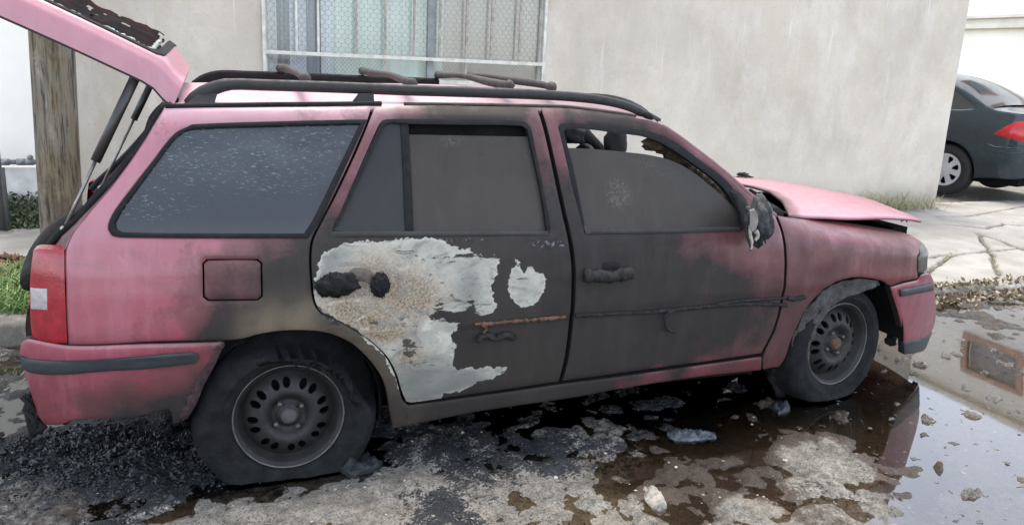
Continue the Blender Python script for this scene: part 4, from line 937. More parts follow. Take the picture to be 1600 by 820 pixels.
MUD = [(1080,720,1),(1150,650,1),(1200,770,.6),(60,790,.5),(120,780,.6),(1000,760,.7),(1040,740,.9),(1440,760,1),(1520,510,.9),(1460,520,.2),(900,760,.15),(960,740,.5),(1180,740,.9),(1130,690,1),(1200,680,.9),(1240,790,.6),(1300,640,1),(1380,700,1),(1560,640,.1),
 (1550,560,.1),(700,700,.1),(600,780,0),(950,790,0),(1280,720,.0),(1330,770,.1),(1180,800,0),(800,790,.1),(300,800,.3),(1100,770,.8),(1060,790,.7),(1560,720,.2),(1480,640,.3),(1500,780,.3),(900,640,.3),(980,720,.4),(1250,750,.4),(1100,640,.6),(870,690,.2),(780,730,.5)]
wf = gshep(WATER, default=-.7, dr=1.0); sf = gshep(SOOTG, default=.12, dr=1.0); mf = gshep(MUD, default=.1, dr=1.0)
def axis_pts(a, b, step, lo, hi):
    L = list(np.arange(a, b+1e-9, step)); s = step; x = L[-1]
    while x < hi: s *= 1.35; x += s; L.append(x)
    s = step; x = L[0]; pre = []
    while x > lo: s *= 1.35; x -= s; pre.append(x)
    return np.array(pre[::-1]+L)
xs = axis_pts(-1.75, 6.2, .013, -250, 250); ys = axis_pts(-1.98, .95, .013, -120, 250)
X, Y = np.meshgrid(xs, ys, indexing='ij')
Wt = wf(X, Y); So = sf(X, Y); Mu = mf(X, Y)
near = smooth(12, 5, np.hypot(X-2, Y+.3))
wn_ = Wt+.75*(fbm(X*2.6+3, Y*2.6, 11, 4)-.5)+.7*(fbm(X*9, Y*9, 21, 4)-.5)*smooth(1.0, .2, Wt)
hgt = gz(X) - .022*wn_ + .026*(fbm(X*12, Y*12, 31, 4)-.5)*smooth(.95, .3, Wt) + .012*(fbm(X*45, Y*45, 41, 3)-.5)*smooth(1.1, .4, Wt)
isl = smooth(.66, .74, fbm(X*8+5, Y*11, 91, 4))*smooth(.1, .5, Wt); hgt += .034*isl*(.4+1.2*fbm(X*50, Y*50, 93, 3)); crv = fbm(X*7+2, Y*7, 81, 5); hgt += .020*(np.abs(crv-.5)*4-.5)*smooth(1.0, .2, Wt)
sootm = So+.75*(fbm(X*4, Y*4, 51, 5)-.5)+.35*(fbm(X*18, Y*18, 61, 3)-.5)
heap = sf(X, Y)
# charred heap behind the rear wheel
hc = [gpt(a, b) for a, b in [(200,730),(90,700),(330,720)]]
hp = sum(np.exp(-(((X-cx)/.24)**2+((Y-cy)/.13)**2)) for cx, cy in hc)
wc = np.maximum(np.exp(-(((X-.0)/.34)**4+((Y+.70)/.20)**4)), np.exp(-(((X-2.48)/.30)**4+((Y+.70)/.20)**4))); hgt = hgt*(1-wc)+(gz(X)-.012)*wc+.004*wc*(fbm(X*40, Y*40, 33, 3)-.5)
hgt += .035*np.clip(hp, 0, 1.2)*(.3+1.3*fbm(X*24, Y*24, 71, 5))
wet = smooth(.050, -.004, (hgt-(gz(X)+.003)))*smooth(-.9, .1, Wt)
V = np.stack([X.ravel(), Y.ravel(), np.where(near > .02, hgt, gz(X)-.0).ravel()], 1)
nx, ny = X.shape; I = np.arange(nx*ny).reshape(nx, ny)
F = np.stack([I[:-1, :-1].ravel(), I[1:, :-1].ravel(), I[1:, 1:].ravel(), I[:-1, 1:].ravel()], 1)
def fast_mesh(name, V, F, mat, attrs, parent=None):
    me = bpy.data.meshes.new(name); me.vertices.add(len(V)); me.vertices.foreach_set('co', V.astype(np.float32).ravel())
    k = F.shape[1]; me.loops.add(F.size); me.loops.foreach_set('vertex_index', F.astype(np.int32).ravel())
    me.polygons.add(len(F)); me.polygons.foreach_set('loop_start', np.arange(0, F.size, k, dtype=np.int32)); me.update(calc_edges=True)
    me.polygons.foreach_set('use_smooth', np.ones(len(F), bool))
    for a, v in attrs.items():
        q = me.attributes.new(a, 'FLOAT', 'POINT'); q.data.foreach_set('value', np.asarray(v, np.float32).ravel())
    me.materials.append(mat); me.update(); me.validate()
    o = bpy.data.objects.new(name, me); link(o, parent); return o
t = NT('scorched_cement_ground'); v = t.coord()
n1 = t.noise(4, 5, .6, v); n2 = t.noise(28, 5, .65, v); n3 = t.noise(120, 4, .6, v); vo = t.voro(90, v)
c = t.mix(t.rng(n2, .35, .65), (.30, .28, .24), (.125, .114, .093))
c = t.mix(t.math('MULTIPLY', t.rng(n3, .49, .60), .7), c, (.055, .048, .040))
c = t.mix(t.math('MULTIPLY', t.rng(n1, .5, .7), .4), c, (.26, .22, .165))
mu = t.rng(t.math('ADD', t.attr('mud'), t.math('MULTIPLY', t.math('SUBTRACT', n2, .5), .9)), .40, .62)
mc = t.mix(t.rng(n2, .3, .7), (.045, .030, .019), (.10, .070, .045)); mc = t.mix(t.math('MULTIPLY', t.rng(n3, .5, .6), .4), mc, (.022, .016, .011))
c = t.mix(mu, c, mc)
so_ = t.math('ADD', t.attr('sootg'), t.math('ADD', t.math('MULTIPLY', t.math('SUBTRACT', n2, .5), .9), t.math('MULTIPLY', t.math('SUBTRACT', n3, .5), 1.1))); so_ = t.rng(so_, .43, .57)
c = t.mix(so_, c, t.mix(t.rng(n2, .3, .7), (.008, .009, .0105), (.022, .024, .028)))
c = t.mix(t.math('MULTIPLY', t.attr('wet'), .8), c, t.mix(1., c, (.35, .33, .32), 'MULTIPLY'))
rough = t.math('SUBTRACT', .88, t.math('MULTIPLY', t.attr('wet'), .5)); rough = t.math('SUBTRACT', rough, t.math('MULTIPLY', so_, .22))
MAT['ground'] = t.bsdf(c, rough, t.bump(t.math('ADD', t.math('MULTIPLY', n2, 1.), t.math('MULTIPLY', n3, .7)), 1., .018), 0, .45)
tag(fast_mesh('ground', V, F, MAT['ground'], dict(mud=Mu, sootg=sootm, wet=wet)), kind='structure')
# puddle
t = NT('puddle_water'); fr = t.n('Fresnel'); fr.inputs[0].default_value = 1.9
tr = t.n('BsdfTransparent'); tr.inputs[0].default_value = (.78, .72, .64, 1); gl = t.n('BsdfGlossy'); gl.inputs['Roughness'].default_value = .03; gl.inputs[0].default_value = (.88, .87, .85, 1)
nb = t.bump(t.noise(3, 2), .02, .01); t.l(nb, gl.inputs['Normal'])
mx = t.n('MixShader'); t.l(fr.outputs[0], mx.inputs[0]); t.l(tr.outputs[0], mx.inputs[1]); t.l(gl.outputs[0], mx.inputs[2]); t.l(mx.outputs[0], t.out.inputs[0])
MAT['water'] = t.m
px_ = np.linspace(-1.6, 7.0, 60); py_ = np.linspace(-2.6, .95, 30); PX, PY = np.meshgrid(px_, py_, indexing='ij')
I = np.arange(PX.size).reshape(PX.shape); Fw = np.stack([I[:-1, :-1].ravel(), I[1:, :-1].ravel(), I[1:, 1:].ravel(), I[:-1, 1:].ravel()], 1)
tag(fast_mesh('puddle', np.stack([PX.ravel(), PY.ravel(), (gz(PX)+.001).ravel()], 1), Fw, MAT['water'], {}), kind='structure')

# pavement with kerb
def kerb(x): return np.interp(x, [-40, -.9, 3.3, 4.1, 60], [.98, .98, .86, .44, .44])
ts = np.concatenate([[0, 0, .01, .03], np.linspace(.05, 1, 150)]); xs2 = np.concatenate([np.linspace(-40, -3, 14), np.arange(-2.9, 9.5, .02), np.linspace(9.6, 60, 14)])
TX, TT = np.meshgrid(xs2, ts, indexing='ij'); YK = kerb(TX)+.02*(fbm(TX*3, TX*0, 5)-.5); YE = np.where(TX > 7.45, 3.6, 3.34)
PYY = YK+(YE-YK)*TT
PZ = np.full(TX.shape, .115); 
CR = [[(1452,402),(1500,396),(1560,391),(1600,388)], [(1525,365),(1560,375),(1600,392)], [(1455,338),(1510,338),(1600,322)], [(1470,350),(1540,357),(1570,350),(1600,352)], [(1560,430),(1550,400),(1530,368)], [(1445,430),(1470,410),(1490,398)]]
crk = np.full(TX.size, 1e9); pts = np.stack([TX.ravel(), PYY.ravel()], 1)
reg = (pts[:, 0] > 3.5) & (pts[:, 0] < 9)
for L in CR:
    pl = np.array([tuple(back(a, b, 2, .115)[:2]) for a, b in L]); crk[reg] = np.minimum(crk[reg], dist(pts[reg]+.05*(np.stack([fbm(pts[reg][:, 0]*8, pts[reg][:, 1]*8, 7), fbm(pts[reg][:, 0]*8, pts[reg][:, 1]*8, 8)], 1)-.5), pl, False))
crk = crk.reshape(TX.shape); cmask = smooth(.03, .008, crk)
PZ = PZ - .025*cmask + .012*(fbm(TX*2, PYY*2, 14)-.5) + .006*(fbm(TX*20, PYY*20, 15)-.5)
PZ[:, 0] = -.06; PZ[:, 1] = .085; PZ[:, 2] = .108
dirt = np.clip(cmask+.7*smooth(.30, .04, PYY-YK)*smooth(.35, .6, fbm(TX*6, PYY*6, 19))+.5*smooth(.45, .05, YE-PYY)*smooth(.4, .6, fbm(TX*5, PYY*5, 29)), 0, 1)
t = NT('pale_pavement_concrete'); v = t.coord(); n1 = t.noise(3, 5, .6, v); n2 = t.noise(30, 5, .6, v); n3 = t.noise(140, 3, .6, v)
c = t.mix(t.rng(n1, .35, .65), (.31, .295, .265), (.215, .203, .178)); c = t.mix(t.math('MULTIPLY', t.rng(n3, .55, .65), .5), c, (.16, .15, .13)); c = t.mix(t.math('MULTIPLY', t.rng(n2, .58, .7), .4), c, (.20, .19, .165))
c = t.mix(t.math('MULTIPLY', t.attr('dirt'), t.rng(n2, .25, .55, .4, 1)), c, (.05, .042, .03))
MAT['pave'] = t.bsdf(c, .9, t.bump(t.math('ADD', n2, n3), .5, .008))
I = np.arange(TX.size).reshape(TX.shape); Fp = np.stack([I[:-1, :-1].ravel(), I[1:, :-1].ravel(), I[1:, 1:].ravel(), I[:-1, 1:].ravel()], 1)
tag(fast_mesh('pavement', np.stack([TX.ravel(), PYY.ravel(), PZ.ravel()], 1), Fp, MAT['pave'], dict(dirt=dirt)), kind='structure')

# ================================================================== THE HOUSE
YW = 3.3
t = NT('stained_cement_plaster'); v = t.coord(); vv = t.coord(scale=(1, 1, .55)); n1 = t.noise(.7, 5, .6, v); n2 = t.noise(3.5, 5, .65, vv); n3 = t.noise(45, 4, .6, v); n4 = t.noise(1.8, 5, .65, t.coord(scale=(1, 1, .5)), .2)
c = t.mix(t.rng(n1, .35, .65), (.545, .485, .40), (.455, .40, .325)); c = t.mix(t.math('MULTIPLY', t.rng(n2, .45, .68), .55), c, (.60, .565, .50)); c = t.mix(t.math('MULTIPLY', t.rng(n4, .55, .72), .4), c, (.31, .265, .215))
c = t.mix(t.math('MULTIPLY', t.rng(n3, .58, .68), .25), c, (.25, .235, .21)); n5 = t.noise(1.1, 6, .75, t.coord(scale=(1, 1, .8)), .3); c = t.mix(t.math('MULTIPLY', t.rng(n5, .48, .62), .28), c, (.33, .30, .26)); pk = t.rng(t.voro(9, v), .0, .035, 1, 0); c = t.mix(t.math('MULTIPLY', pk, .6), c, (.12, .10, .08))
st = t.noise(14, 5, .6, t.coord(scale=(1, 1, .06))); sx = t.n('SeparateXYZ'); t.l(v, sx.inputs[0])
c = t.mix(t.math('MULTIPLY', t.rng(st, .62, .70), t.math('MULTIPLY', t.rng(sx.outputs[2], .9, 1.9), .5)), c, (.66, .66, .62))
low = t.rng(sx.outputs[2], .5, .1, 0, 1); c = t.mix(t.math('MULTIPLY', low, t.rng(n2, .35, .6)), c, (.27, .24, .195)); tide = t.rng(t.math('ADD', sx.outputs[2], t.math('MULTIPLY', t.noise(2.5, 5, .7, v), .5)), .62, .45); c = t.mix(t.math('MULTIPLY', tide, .35), c, (.30, .265, .21))
MAT['plaster'] = t.bsdf(c, .92, t.bump(t.math('ADD', n2, t.math('MULTIPLY', n3, .35)), .5, .012))
HOUSE = thing('plastered_house', 'grey cement plastered house with a barred curtained window behind the burnt car', 'building', (3.1, YW, .1))
poly = [(-1.25, -.1), (7.50, -.1), (7.50, .15), (7.505, .5), (7.50, 1.2), (7.505, 2.), (7.5, 2.7), (7.5, 3.5), (-1.25, 3.5)]
WX0, WX1, WZ0, WZ1 = .215, 2.60, 1.30, 2.55
wallm = region_obj('wall', poly, [[(WX0, WZ0), (WX1, WZ0), (WX1, WZ1), (WX0, WZ1)]], lambda x, z: np.stack([x, YW+.012*(fbm(x*2, z*2, 3)-.5), z], 1), MAT['plaster'], HOUSE, grid=.12, flange=.16, rings=(), roll=0, step=.08)
mb = MB(); mb.box((-1.25, YW+.17, -.1), (-1.05, 9, 3.5)); mb.box((7.30, YW+.17, -.1), (7.5, 9, 3.5)); mb.box((-1.25, 9, -.1), (7.5, 9.2, 3.5)); mb.build('wall', MAT['plaster'], HOUSE)
mb = MB(); mb.box((-1.27, YW-.01, 3.5), (7.52, 9.3, 3.62)); mb.build('roof', MAT['plaster'], HOUSE)
WIN = MB(); MAT['cream'] = simple('cream_window_paint', (.52, .50, .44), .6, .25, 14, .2)
MAT['rustbar'] = simple('weathered_bar_paint', (.30, .26, .22), .65, .4, 30, .3)
for (x0, x1) in ((WX0, WX0+.035), (WX1-.035, WX1)): WIN.box((x0, YW+.02, WZ0), (x1, YW+.07, WZ1))
WIN.box((WX0+.036, YW+.02, WZ1-.04), (WX1-.036, YW+.07, WZ1)); WIN.box((WX0+.036, YW+.021, WZ0), (WX1-.036, YW+.07, WZ0+.03))
win = WIN.build('window', MAT['cream'], HOUSE)
mb = MB(); mb.box((WX0-.03, YW-.02, WZ0-.03), (WX1+.03, YW+.10, WZ0-.002)); mb.build('sill', MAT['plaster'], win)
BZ = 1.495
mb = MB(); mb.box((WX0+.01, YW-.028, BZ-.014), (WX1-.01, YW-.006, BZ+.014)); mb.box((WX0-.005, YW-.03, WZ0+.0), (WX0+.02, YW-.004, WZ1)); mb.box((WX1-.02, YW-.03, WZ0), (WX1+.005, YW-.004, WZ1)); mb.box((WX0, YW-.028, WZ1-.04), (WX1, YW-.006, WZ1-.015))
grille = mb.build('security_grille', MAT['cream'], win)
for k, px in enumerate([463, 497, 556, 601, 646, 686, 728, 767, 811]):
    x = back(px, 60, 1, YW)[0]; mb = MB(); mb.box((x-.009, YW-.025, BZ+.015), (x+.009, YW-.009, WZ1-.04)); mb.build('bar', MAT['rustbar'] if px > 530 else MAT['cream'], grille)
    if px in (601, 728): mb = MB(); mb.box((x-.008, YW-.024, WZ0+.03), (x+.008, YW-.010, BZ-.015)); mb.build('bar', MAT['rustbar'], grille)
# chicken wire
MAT['wire'] = simple('grey_wire', (.24, .22, .19), .6, .3, 30, .1)
mb = MB(); cw = .052; ch = .040
def wireseg(a, b, r=.0012):
    a = Vector(a); b = Vector(b); t_ = (b-a).normalized(); s_ = t_.cross(Vector((0, 1, 0))).normalized()*r; d_ = Vector((0, -r, 0))
    mb.add([a+s_, a-s_, a+d_*1.2, b+s_, b-s_, b+d_*1.2], [(0, 3, 4, 1), (1, 4, 5, 2), (2, 5, 3, 0)], False)
z = BZ+.02; row = 0
while z < WZ1-.05:
    x = WX0+.04+(row % 2)*cw/2
    while x < WX1-.06:
        yy = YW-.002
        wireseg((x, yy, z), (x+cw/2, yy, z+ch*.32)); wireseg((x+cw/2, yy, z+ch*.32), (x+cw, yy, z)); wireseg((x, yy, z), (x, yy, z-ch*.55), .0017)
        x += cw
    z += ch*.87; row += 1
mb.build('wire_mesh', MAT['wire'], win)
mb = MB(); x = WX0+.03
while x < WX1-.03:
    h = BZ-WZ0-.05
    for dx in (h*.9, -h*.9):
        x1 = x+dx
        if WX0+.02 < x1 < WX1-.02 and not (1.10 < x < 1.60): wireseg((x, YW-.001, WZ0+.03), (x1, YW-.001, BZ-.02), .0010)
    x += .032
    if 1.35 < x < 1.40: mb.build('wire_mesh', MAT['wire'], win); mb = MB(); x = 1.61
for k in range(5): pass
mb.build('wire_mesh', MAT['wire'], win)
# panes, mullion, curtains
t = NT('window_glass'); g_ = t.n('BsdfGlossy'); g_.inputs['Roughness'].default_value = .03; tr = t.n('BsdfTransparent'); tr.inputs[0].default_value = (.93, .95, .94, 1); fr = t.n('Fresnel'); fr.inputs[0].default_value = 1.45
mx = t.n('MixShader'); t.l(fr.outputs[0], mx.inputs[0]); t.l(tr.outputs[0], mx.inputs[1]); t.l(g_.outputs[0], mx.inputs[2]); t.l(mx.outputs[0], t.out.inputs[0]); MAT['pane'] = t.m
xm = back(675, 60, 1, YW)[0]
mb = MB(); mb.box((xm-.028, YW+.03, WZ0+.03), (xm+.028, YW+.075, WZ1-.04)); mb.build('mullion', simple('grey_mullion', (.24, .25, .25), .5), win)
for (a, b) in ((WX0+.04, xm-.03), (xm+.03, WX1-.04)):
    mb = MB(); mb.box((a, YW+.05, WZ0+.03), (b, YW+.054, WZ1-.04)); mb.build('pane', MAT['pane'], win)
def curtain(x0, x1, col, amp, nfold, seed, yb=.095):
    n = int((x1-x0)/.008)+2; V = []; 
    for i in range(n):
        x = x0+(x1-x0)*i/(n-1); ph = (x-x0)/(x1-x0)*nfold*2*math.pi
        for z in (WZ0-.1, 1.7, WZ1): V.append((x, YW+yb+amp*math.sin(ph+.8*math.sin(ph*.37+seed))+.5*amp*math.sin(ph*2.3+seed), z))
    F = [(i*3+j, (i+1)*3+j, (i+1)*3+j+1, i*3+j+1) for i in range(n-1) for j in range(2)]
    return mesh_obj('curtain', V, F, simple('curtain_cloth', col, .9, .06, 4, .05), win)
xs_ = [back(p, 60, 1, YW+.13)[0] for p in (410, 432, 452, 478, 500, 522, 690, 850)]
curtain(xs_[0], xs_[1], (.70, .70, .72), .012, 2, 1); curtain(xs_[1], xs_[2], (.33, .34, .39), .014, 2, 2, .11); curtain(xs_[2], xs_[3], (.80, .79, .88), .014, 3, 3); curtain(xs_[3], xs_[4], (.38, .39, .46), .012, 2, 4, .11); curtain(xs_[4], xs_[5], (.84, .85, .90), .012, 2, 5)
curtain(xs_[5], xs_[6], (.82, .88, .82), .010, 5, 6); curtain(xs_[6], xs_[7], (.74, .64, .58), .004, 3, 7)
mb = MB(); mb.box((WX0-.1, YW+.24, WZ0-.2), (WX1+.1, YW+.26, WZ1+.1)); mb.build('room_wall', simple('dim_room', (.3, .3, .3), .9), HOUSE)

# ================================================================== utility pole
t = NT('weathered_pole_wood'); v = t.coord(scale=(1, 1, .07)); n1 = t.noise(28, 5, .65, v, .4); n2 = t.noise(3, 4, .6, t.coord(scale=(1, 1, .5))); n3 = t.noise(70, 3, .6, v)
c = t.mix(t.rng(n1, .35, .65), (.085, .060, .034), (.21, .165, .105)); c = t.mix(t.rng(n2, .45, .62), c, (.175, .165, .135)); c = t.mix(t.math('MULTIPLY', t.rng(n1, .45, .38), .95), c, (.022, .017, .011)); c = t.mix(t.math('MULTIPLY', t.rng(n3, .56, .64), .7), c, (.03, .024, .018)); kn = t.noise(5, 6, .75, t.coord(scale=(1, 1, .4)), 1.); c = t.mix(t.math('MULTIPLY', t.rng(kn, .54, .62), .6), c, (.06, .048, .034)); c = t.mix(t.math('MULTIPLY', t.rng(kn, .40, .34), .5), c, (.30, .29, .25))
MAT['wood'] = t.bsdf(c, .9, t.bump(t.math('ADD', n1, n3), 1., .02))
YP = 2.78; b0 = [back(64, 384, 1, YP), back(134, 384, 1, YP)]; t0 = [back(40, 30, 1, YP), back(119, 60, 1, YP)]
pb = (b0[0]+b0[1])/2; pt = (t0[0]+t0[1])/2; rb = (b0[1][0]-b0[0][0])/2*.98; ax = (pt-pb)/(pt[2]-pb[2])
mb = MB(); P = []; R = []
for i in range(60):
    z = -.1+i*.14; P.append(pb+ax*(z-pb[2])); R.append(rb*(1-.012*z))
mb.tube([tuple(p) for p in P], R, 40)
mb.V = [(v[0]+.008*(float(vnoise(v[0]*30, v[1]*30+v[2]*.4, 5))-.5), v[1]+.008*(float(vnoise(v[0]*25, v[2]*.6, 6))-.5), v[2]) for v in mb.V]
pole = mb.build('utility_pole', MAT['wood']); tag(pole, 'thick weathered wooden utility pole standing behind the open tailgate', 'pole')

# ================================================================== left background
MAT['white'] = simple('bright_white_wall_paint', (.90, .87, .80), .8, .04, 3, .05)
MAT['oldwhite'] = simple('dirty_white_wall_paint', (.60, .60, .57), .85, .3, 5, .2)
YL = 3.62
def lz(py, y=YL, px=25): return back(px, py, 1, y)[2]
mb = MB(); mb.box((-9, YL+1.2, -.1), (-1.3, YL+1.45, 4.2)); mb.build('boundary_wall', MAT['white']); tag(bpy.data.objects['boundary_wall'], 'bright white wall far behind the wooden pole at left', 'wall')
mb = MB(); mb.box((-9, YL+1.12, 4.2), (-1.3, YL+1.5, 4.35)); cap = mb.build('coping', MAT['cream'], bpy.data.objects['boundary_wall'])
mb = MB(); mb.box((-9, YL, -.1), (-1.3, YL+.15, lz(262))); lw = mb.build('garden_wall', MAT['oldwhite']); tag(lw, 'low stained white wall under a grey pipe rail, overgrown by weeds', 'wall')
mb = MB(); zz = lz(254)+.01; mb.tube([(-9, YL-.05, zz), (-4, YL-.05, zz), (-1.25, YL-.05, zz)], .018, 10)
for px in (46, 33, 8): x = back(px, 254, 1, YL-.05)[0]; mb.tube([(x-.03, YL-.05, zz), (x+.03, YL-.05, zz)], .026, 10)
mb.blob((back(47, 246, 1, YL-.05)[0], YL-.05, zz+.035), .022, 2, .2, 2, 1)
pr = mb.build('pipe_rail', simple('galvanised_pipe', (.20, .21, .21), .5, .3, 20, .1, metal=.3)); tag(pr, 'grey metal pipe rail running along the low wall left of the pole', 'rail')
mb = MB(); x = back(6, 300, 1, YL-.3)[0]; mb.tube([(x, YL-.3, .05), (x, YL-.3, lz(262, YL-.3))], .022, 8); x = back(1, 200, 1, YL-.3)[0]; mb.tube([(x-.05, YL-.3, .1), (x-.05, YL-.3, lz(185, YL-.3))], .03, 8); mb.tube([(x-.05, YL-.3, lz(275, YL-.3)), (back(6, 300, 1, YL-.3)[0], YL-.3, lz(275, YL-.3))], .02, 8)
mb.build('gate_post', simple('dark_post_metal', (.05, .05, .05), .6)); tag(bpy.data.objects['gate_post'], 'dark slim metal post at the left edge beside the low wall', 'post')
# foliage helper
def leaves(name, n, cfn, size, mats, kindtag, up=.4, parent=None, ratio=.5):
    V = []; F = []
    for i in range(n):
        c = Vector(cfn()); s = random.uniform(*size); a = Vector((random.gauss(0, 1), random.gauss(0, 1), random.gauss(0, 1)+up)).normalized()
        b = a.cross(Vector((random.gauss(0, 1), random.gauss(0, 1), random.gauss(0, 1)))).normalized(); k = len(V)
        V += [c-a*s, c+b*s*ratio, c+a*s, c-b*s*ratio]; F.append((k, k+1, k+2, k+3))
    return mesh_obj(name, V, F, mats, parent, False)
def leafmat(name, c1, c2, rough=.6):
    t = NT(name); g = t.n('NewGeometry'); c = t.mix(g.outputs['Random Per Island'], c1, c2); m = t.bsdf(c, rough); return m
lm = leafmat('dull_green_leaf', (.035, .055, .022), (.13, .15, .075))
def cw_():
    while True:
        px = random.uniform(-30, 62); py = random.uniform(300, 392) - 0
        if random.random() < smooth(290, 345, py)*(1 if px < 62 else .4): break
    y = YL-.04-random.random()*.45*smooth(320, 385, py); return back(px, py, 1, y)
tag(leaves('weeds', 3000, cw_, (.010, .028), lm, None), 'tangled green weeds climbing the low white wall', 'weeds', kind='stuff')
# ground behind the pavement at left: leaf litter, grass tuft
lb = leafmat('dry_leaf_brown', (.10, .055, .025), (.34, .22, .11))
def cl():
    px = random.gauss(12, 30); py = random.uniform(402, 436); P = back(px, py, 2, .13+random.random()*.05); return P
tag(leaves('dry_leaf_litter', 420, cl, (.02, .06), lb, None, .0), 'heap of curled dry brown leaves beside the tail lamp', 'leaves', kind='stuff')
def blades(name, n, root, h, mat, lean=.35, w=.004):
    V = []; F = []
    for i in range(n):
        p = Vector(root()); hh = random.uniform(*h); d = Vector((random.gauss(0, lean), random.gauss(0, lean), 1)).normalized(); s = Vector((-d.y, d.x, 0)); s = (s.normalized() if s.length > 1e-3 else Vector((1, 0, 0)))
        a = random.uniform(0, 6.28); s = Vector((math.cos(a), math.sin(a), 0)); k = len(V); g = Vector((d.x, d.y, 0))*hh*.6
        q = [p, p+d*hh*.5, p+d*hh*.85+g*.5-Vector((0, 0, hh*.05)), p+d*hh+g*.9-Vector((0, 0, hh*.2))]
        for j, (pt_, ww) in enumerate(zip(q, (w, w*.9, w*.6, w*.1))): V += [pt_-s*ww, pt_+s*ww]
        F += [(k+2*j, k+2*j+1, k+2*j+3, k+2*j+2) for j in range(3)]
    return mesh_obj(name, V, F, mat, None, False)
gm = leafmat('fresh_grass_blade', (.06, .12, .025), (.20, .30, .09)); gd = leafmat('dry_grass_blade', (.20, .19, .08), (.46, .42, .24))
def gr():
    px = random.uniform(-60, 52); py = random.uniform(432, 492); return back(px, py, 2, .115)
tag(blades('grass_tuft', 1500, gr, (.06, .17), gm, .5), 'green grass tuft growing beside the rear lamp', 'grass', kind='stuff')
def gr2():
    x = random.gauss(6.35, .55); 
    if random.random() < .35: x = random.uniform(4.6, 7.45)
    return (min(x, 7.5), YW-.02-abs(random.gauss(0, .07)), .11)
tag(blades('dry_grass', 900, gr2, (.05, .30), gd, .45, .003), 'dry yellow-green grass along the foot of the plastered wall', 'grass', kind='stuff')
def gr3():
    k = random.choice(CR); i = random.randrange(len(k)-1); s = random.random(); a = k[i]; b = k[i+1]; return back(a[0]+(b[0]-a[0])*s, a[1]+(b[1]-a[1])*s+random.gauss(0, 1), 2, .10)
tag(blades('crack_weeds', 260, gr3, (.01, .04), gd, .6, .003), 'tiny dry weeds in the pavement cracks', 'weeds', kind='stuff')
def kl():
    x = random.uniform(3.55, 9) if random.random() < .9 else random.uniform(3.5, 5); y = float(kerb(x))+random.gauss(-.03, .06); return (x, y, (.06 if y < kerb(x) else .122)+random.random()*.03)
tag(leaves('kerb_litter', 5200, kl, (.008, .028), leafmat('litter_mix', (.045, .035, .02), (.36, .29, .18)), None, .3), 'strip of dry leaf litter and dirt along the kerb', 'litter', kind='stuff')
def kl2():
    x = random.uniform(-1.5, -.5); return (x, float(kerb(x))+random.gauss(-.05, .05), .0+random.random()*.06)

# ================================================================== right background building
FAC = thing('cream_building', 'two-storey cream and white building across the side street', 'building', (15, 8, .05))
XF = 15.0
t = NT('cream_facade_paint'); n1 = t.noise(.8, 4); c = t.mix(t.rng(n1, .3, .7), (.80, .76, .64), (.86, .83, .74)); MAT['facade'] = t.bsdf(c, .85)
poly = [(3.0, 2.85), (30, 2.85), (30, 5.6), (3.0, 5.6)]
region_obj('wall', poly, [[(7.3, 3.95), (8.5, 3.95), (8.5, 4.9), (7.3, 4.9)]], lambda y, z: np.stack([0*y+XF, y, z], 1), MAT['white'], FAC, grid=1., flange=.2, inward=(1, 0, 0), rings=(), roll=0, step=1.5, flip=True)
mb = MB(); mb.box((XF-.05, 3, -.1), (XF+8, 30, 2.6)); mb.box((XF+.2, 3, 2.85), (XF+8, 30, 5.5)); mb.build('wall', MAT['facade'], FAC)
mb = MB(); mb.box((XF-.22, 2.95, 2.60), (XF+.1, 30, 2.69)); mb.box((XF-.14, 2.95, 2.69), (XF+.1, 30, 2.80)); mb.box((XF-.22, 2.95, 2.80), (XF+.1, 30, 2.86)); mb.build('cornice', simple('cornice_stone', (.62, .58, .48), .85, .15, 2, .1), FAC)
mb = MB(); mb.box((XF-.15, 2.9, 5.6), (XF+8, 30, 5.72)); mb.build('roof', MAT['facade'], FAC)
mb = MB(); 
for a in ((7.17, 3.82, 7.3, 5.03), (8.5, 3.82, 8.63, 5.03), (7.3, 3.82, 8.5, 3.95), (7.3, 4.9, 8.5, 5.03)): mb.box((XF-.05, a[0], a[1]), (XF+.06, a[2], a[3]))
wf_ = mb.build('window', simple('pink_brown_frame', (.40, .24, .19), .7), FAC); mb = MB(); mb.box((XF+.1, 7.3, 3.95), (XF+.12, 8.5, 4.9)); mb.build('pane', simple('grey_blind', (.16, .18, .20), .5, .4, 6, .1), wf_)
FAC2 = None

# ================================================================== blue sedan round the corner
SED = thing('parked_sedan', 'dark blue sedan parked round the corner of the plastered house, its rear wheel showing', 'car', (9.48, 4.53, .09))
def SW(x, z):
    w = np.interp(z, [.1, .25, .45, .65, .85, .97, 1.1, 1.25, 1.36, 1.42, 1.5], [.76, .81, .845, .855, .85, .81, .755, .69, .63, .57, .5])
    return w-.16*np.clip((-.55-x)/.42, 0, 1.2)**2.4-.22*np.clip((x-2.75)/.7, 0, 1.2)**2.4
SM = Matrix.Translation((9.48, 4.53, .09)) @ Matrix.Rotation(math.radians(107), 4, 'Z') @ Matrix.Scale(1.06, 4)
SMn = np.array(SM)
def s2w(P): P = np.asarray(P); return P @ SMn[:3, :3].T + SMn[:3, 3]
MAT['blue'] = simple('dark_blue_car_paint', (.002, .015, .024), .2, .1, 3, .0, spec=.6)
for n_ in MAT['blue'].node_tree.nodes:
    if n_.type == 'BSDF_PRINCIPLED': n_.inputs['Coat Weight'].default_value = .5; n_.inputs['Coat Roughness'].default_value = .04
MAT['sglass'] = simple('sedan_tinted_glass', (.02, .025, .028), .06, .1, 3, .0, spec=.8)
MAT['silver'] = simple('silver_wheel_cover', (.42, .43, .44), .35, .1, 30, .1)
MAT['tyre2'] = simple('road_tyre', (.016, .016, .017), .75, .3, 20, .4)
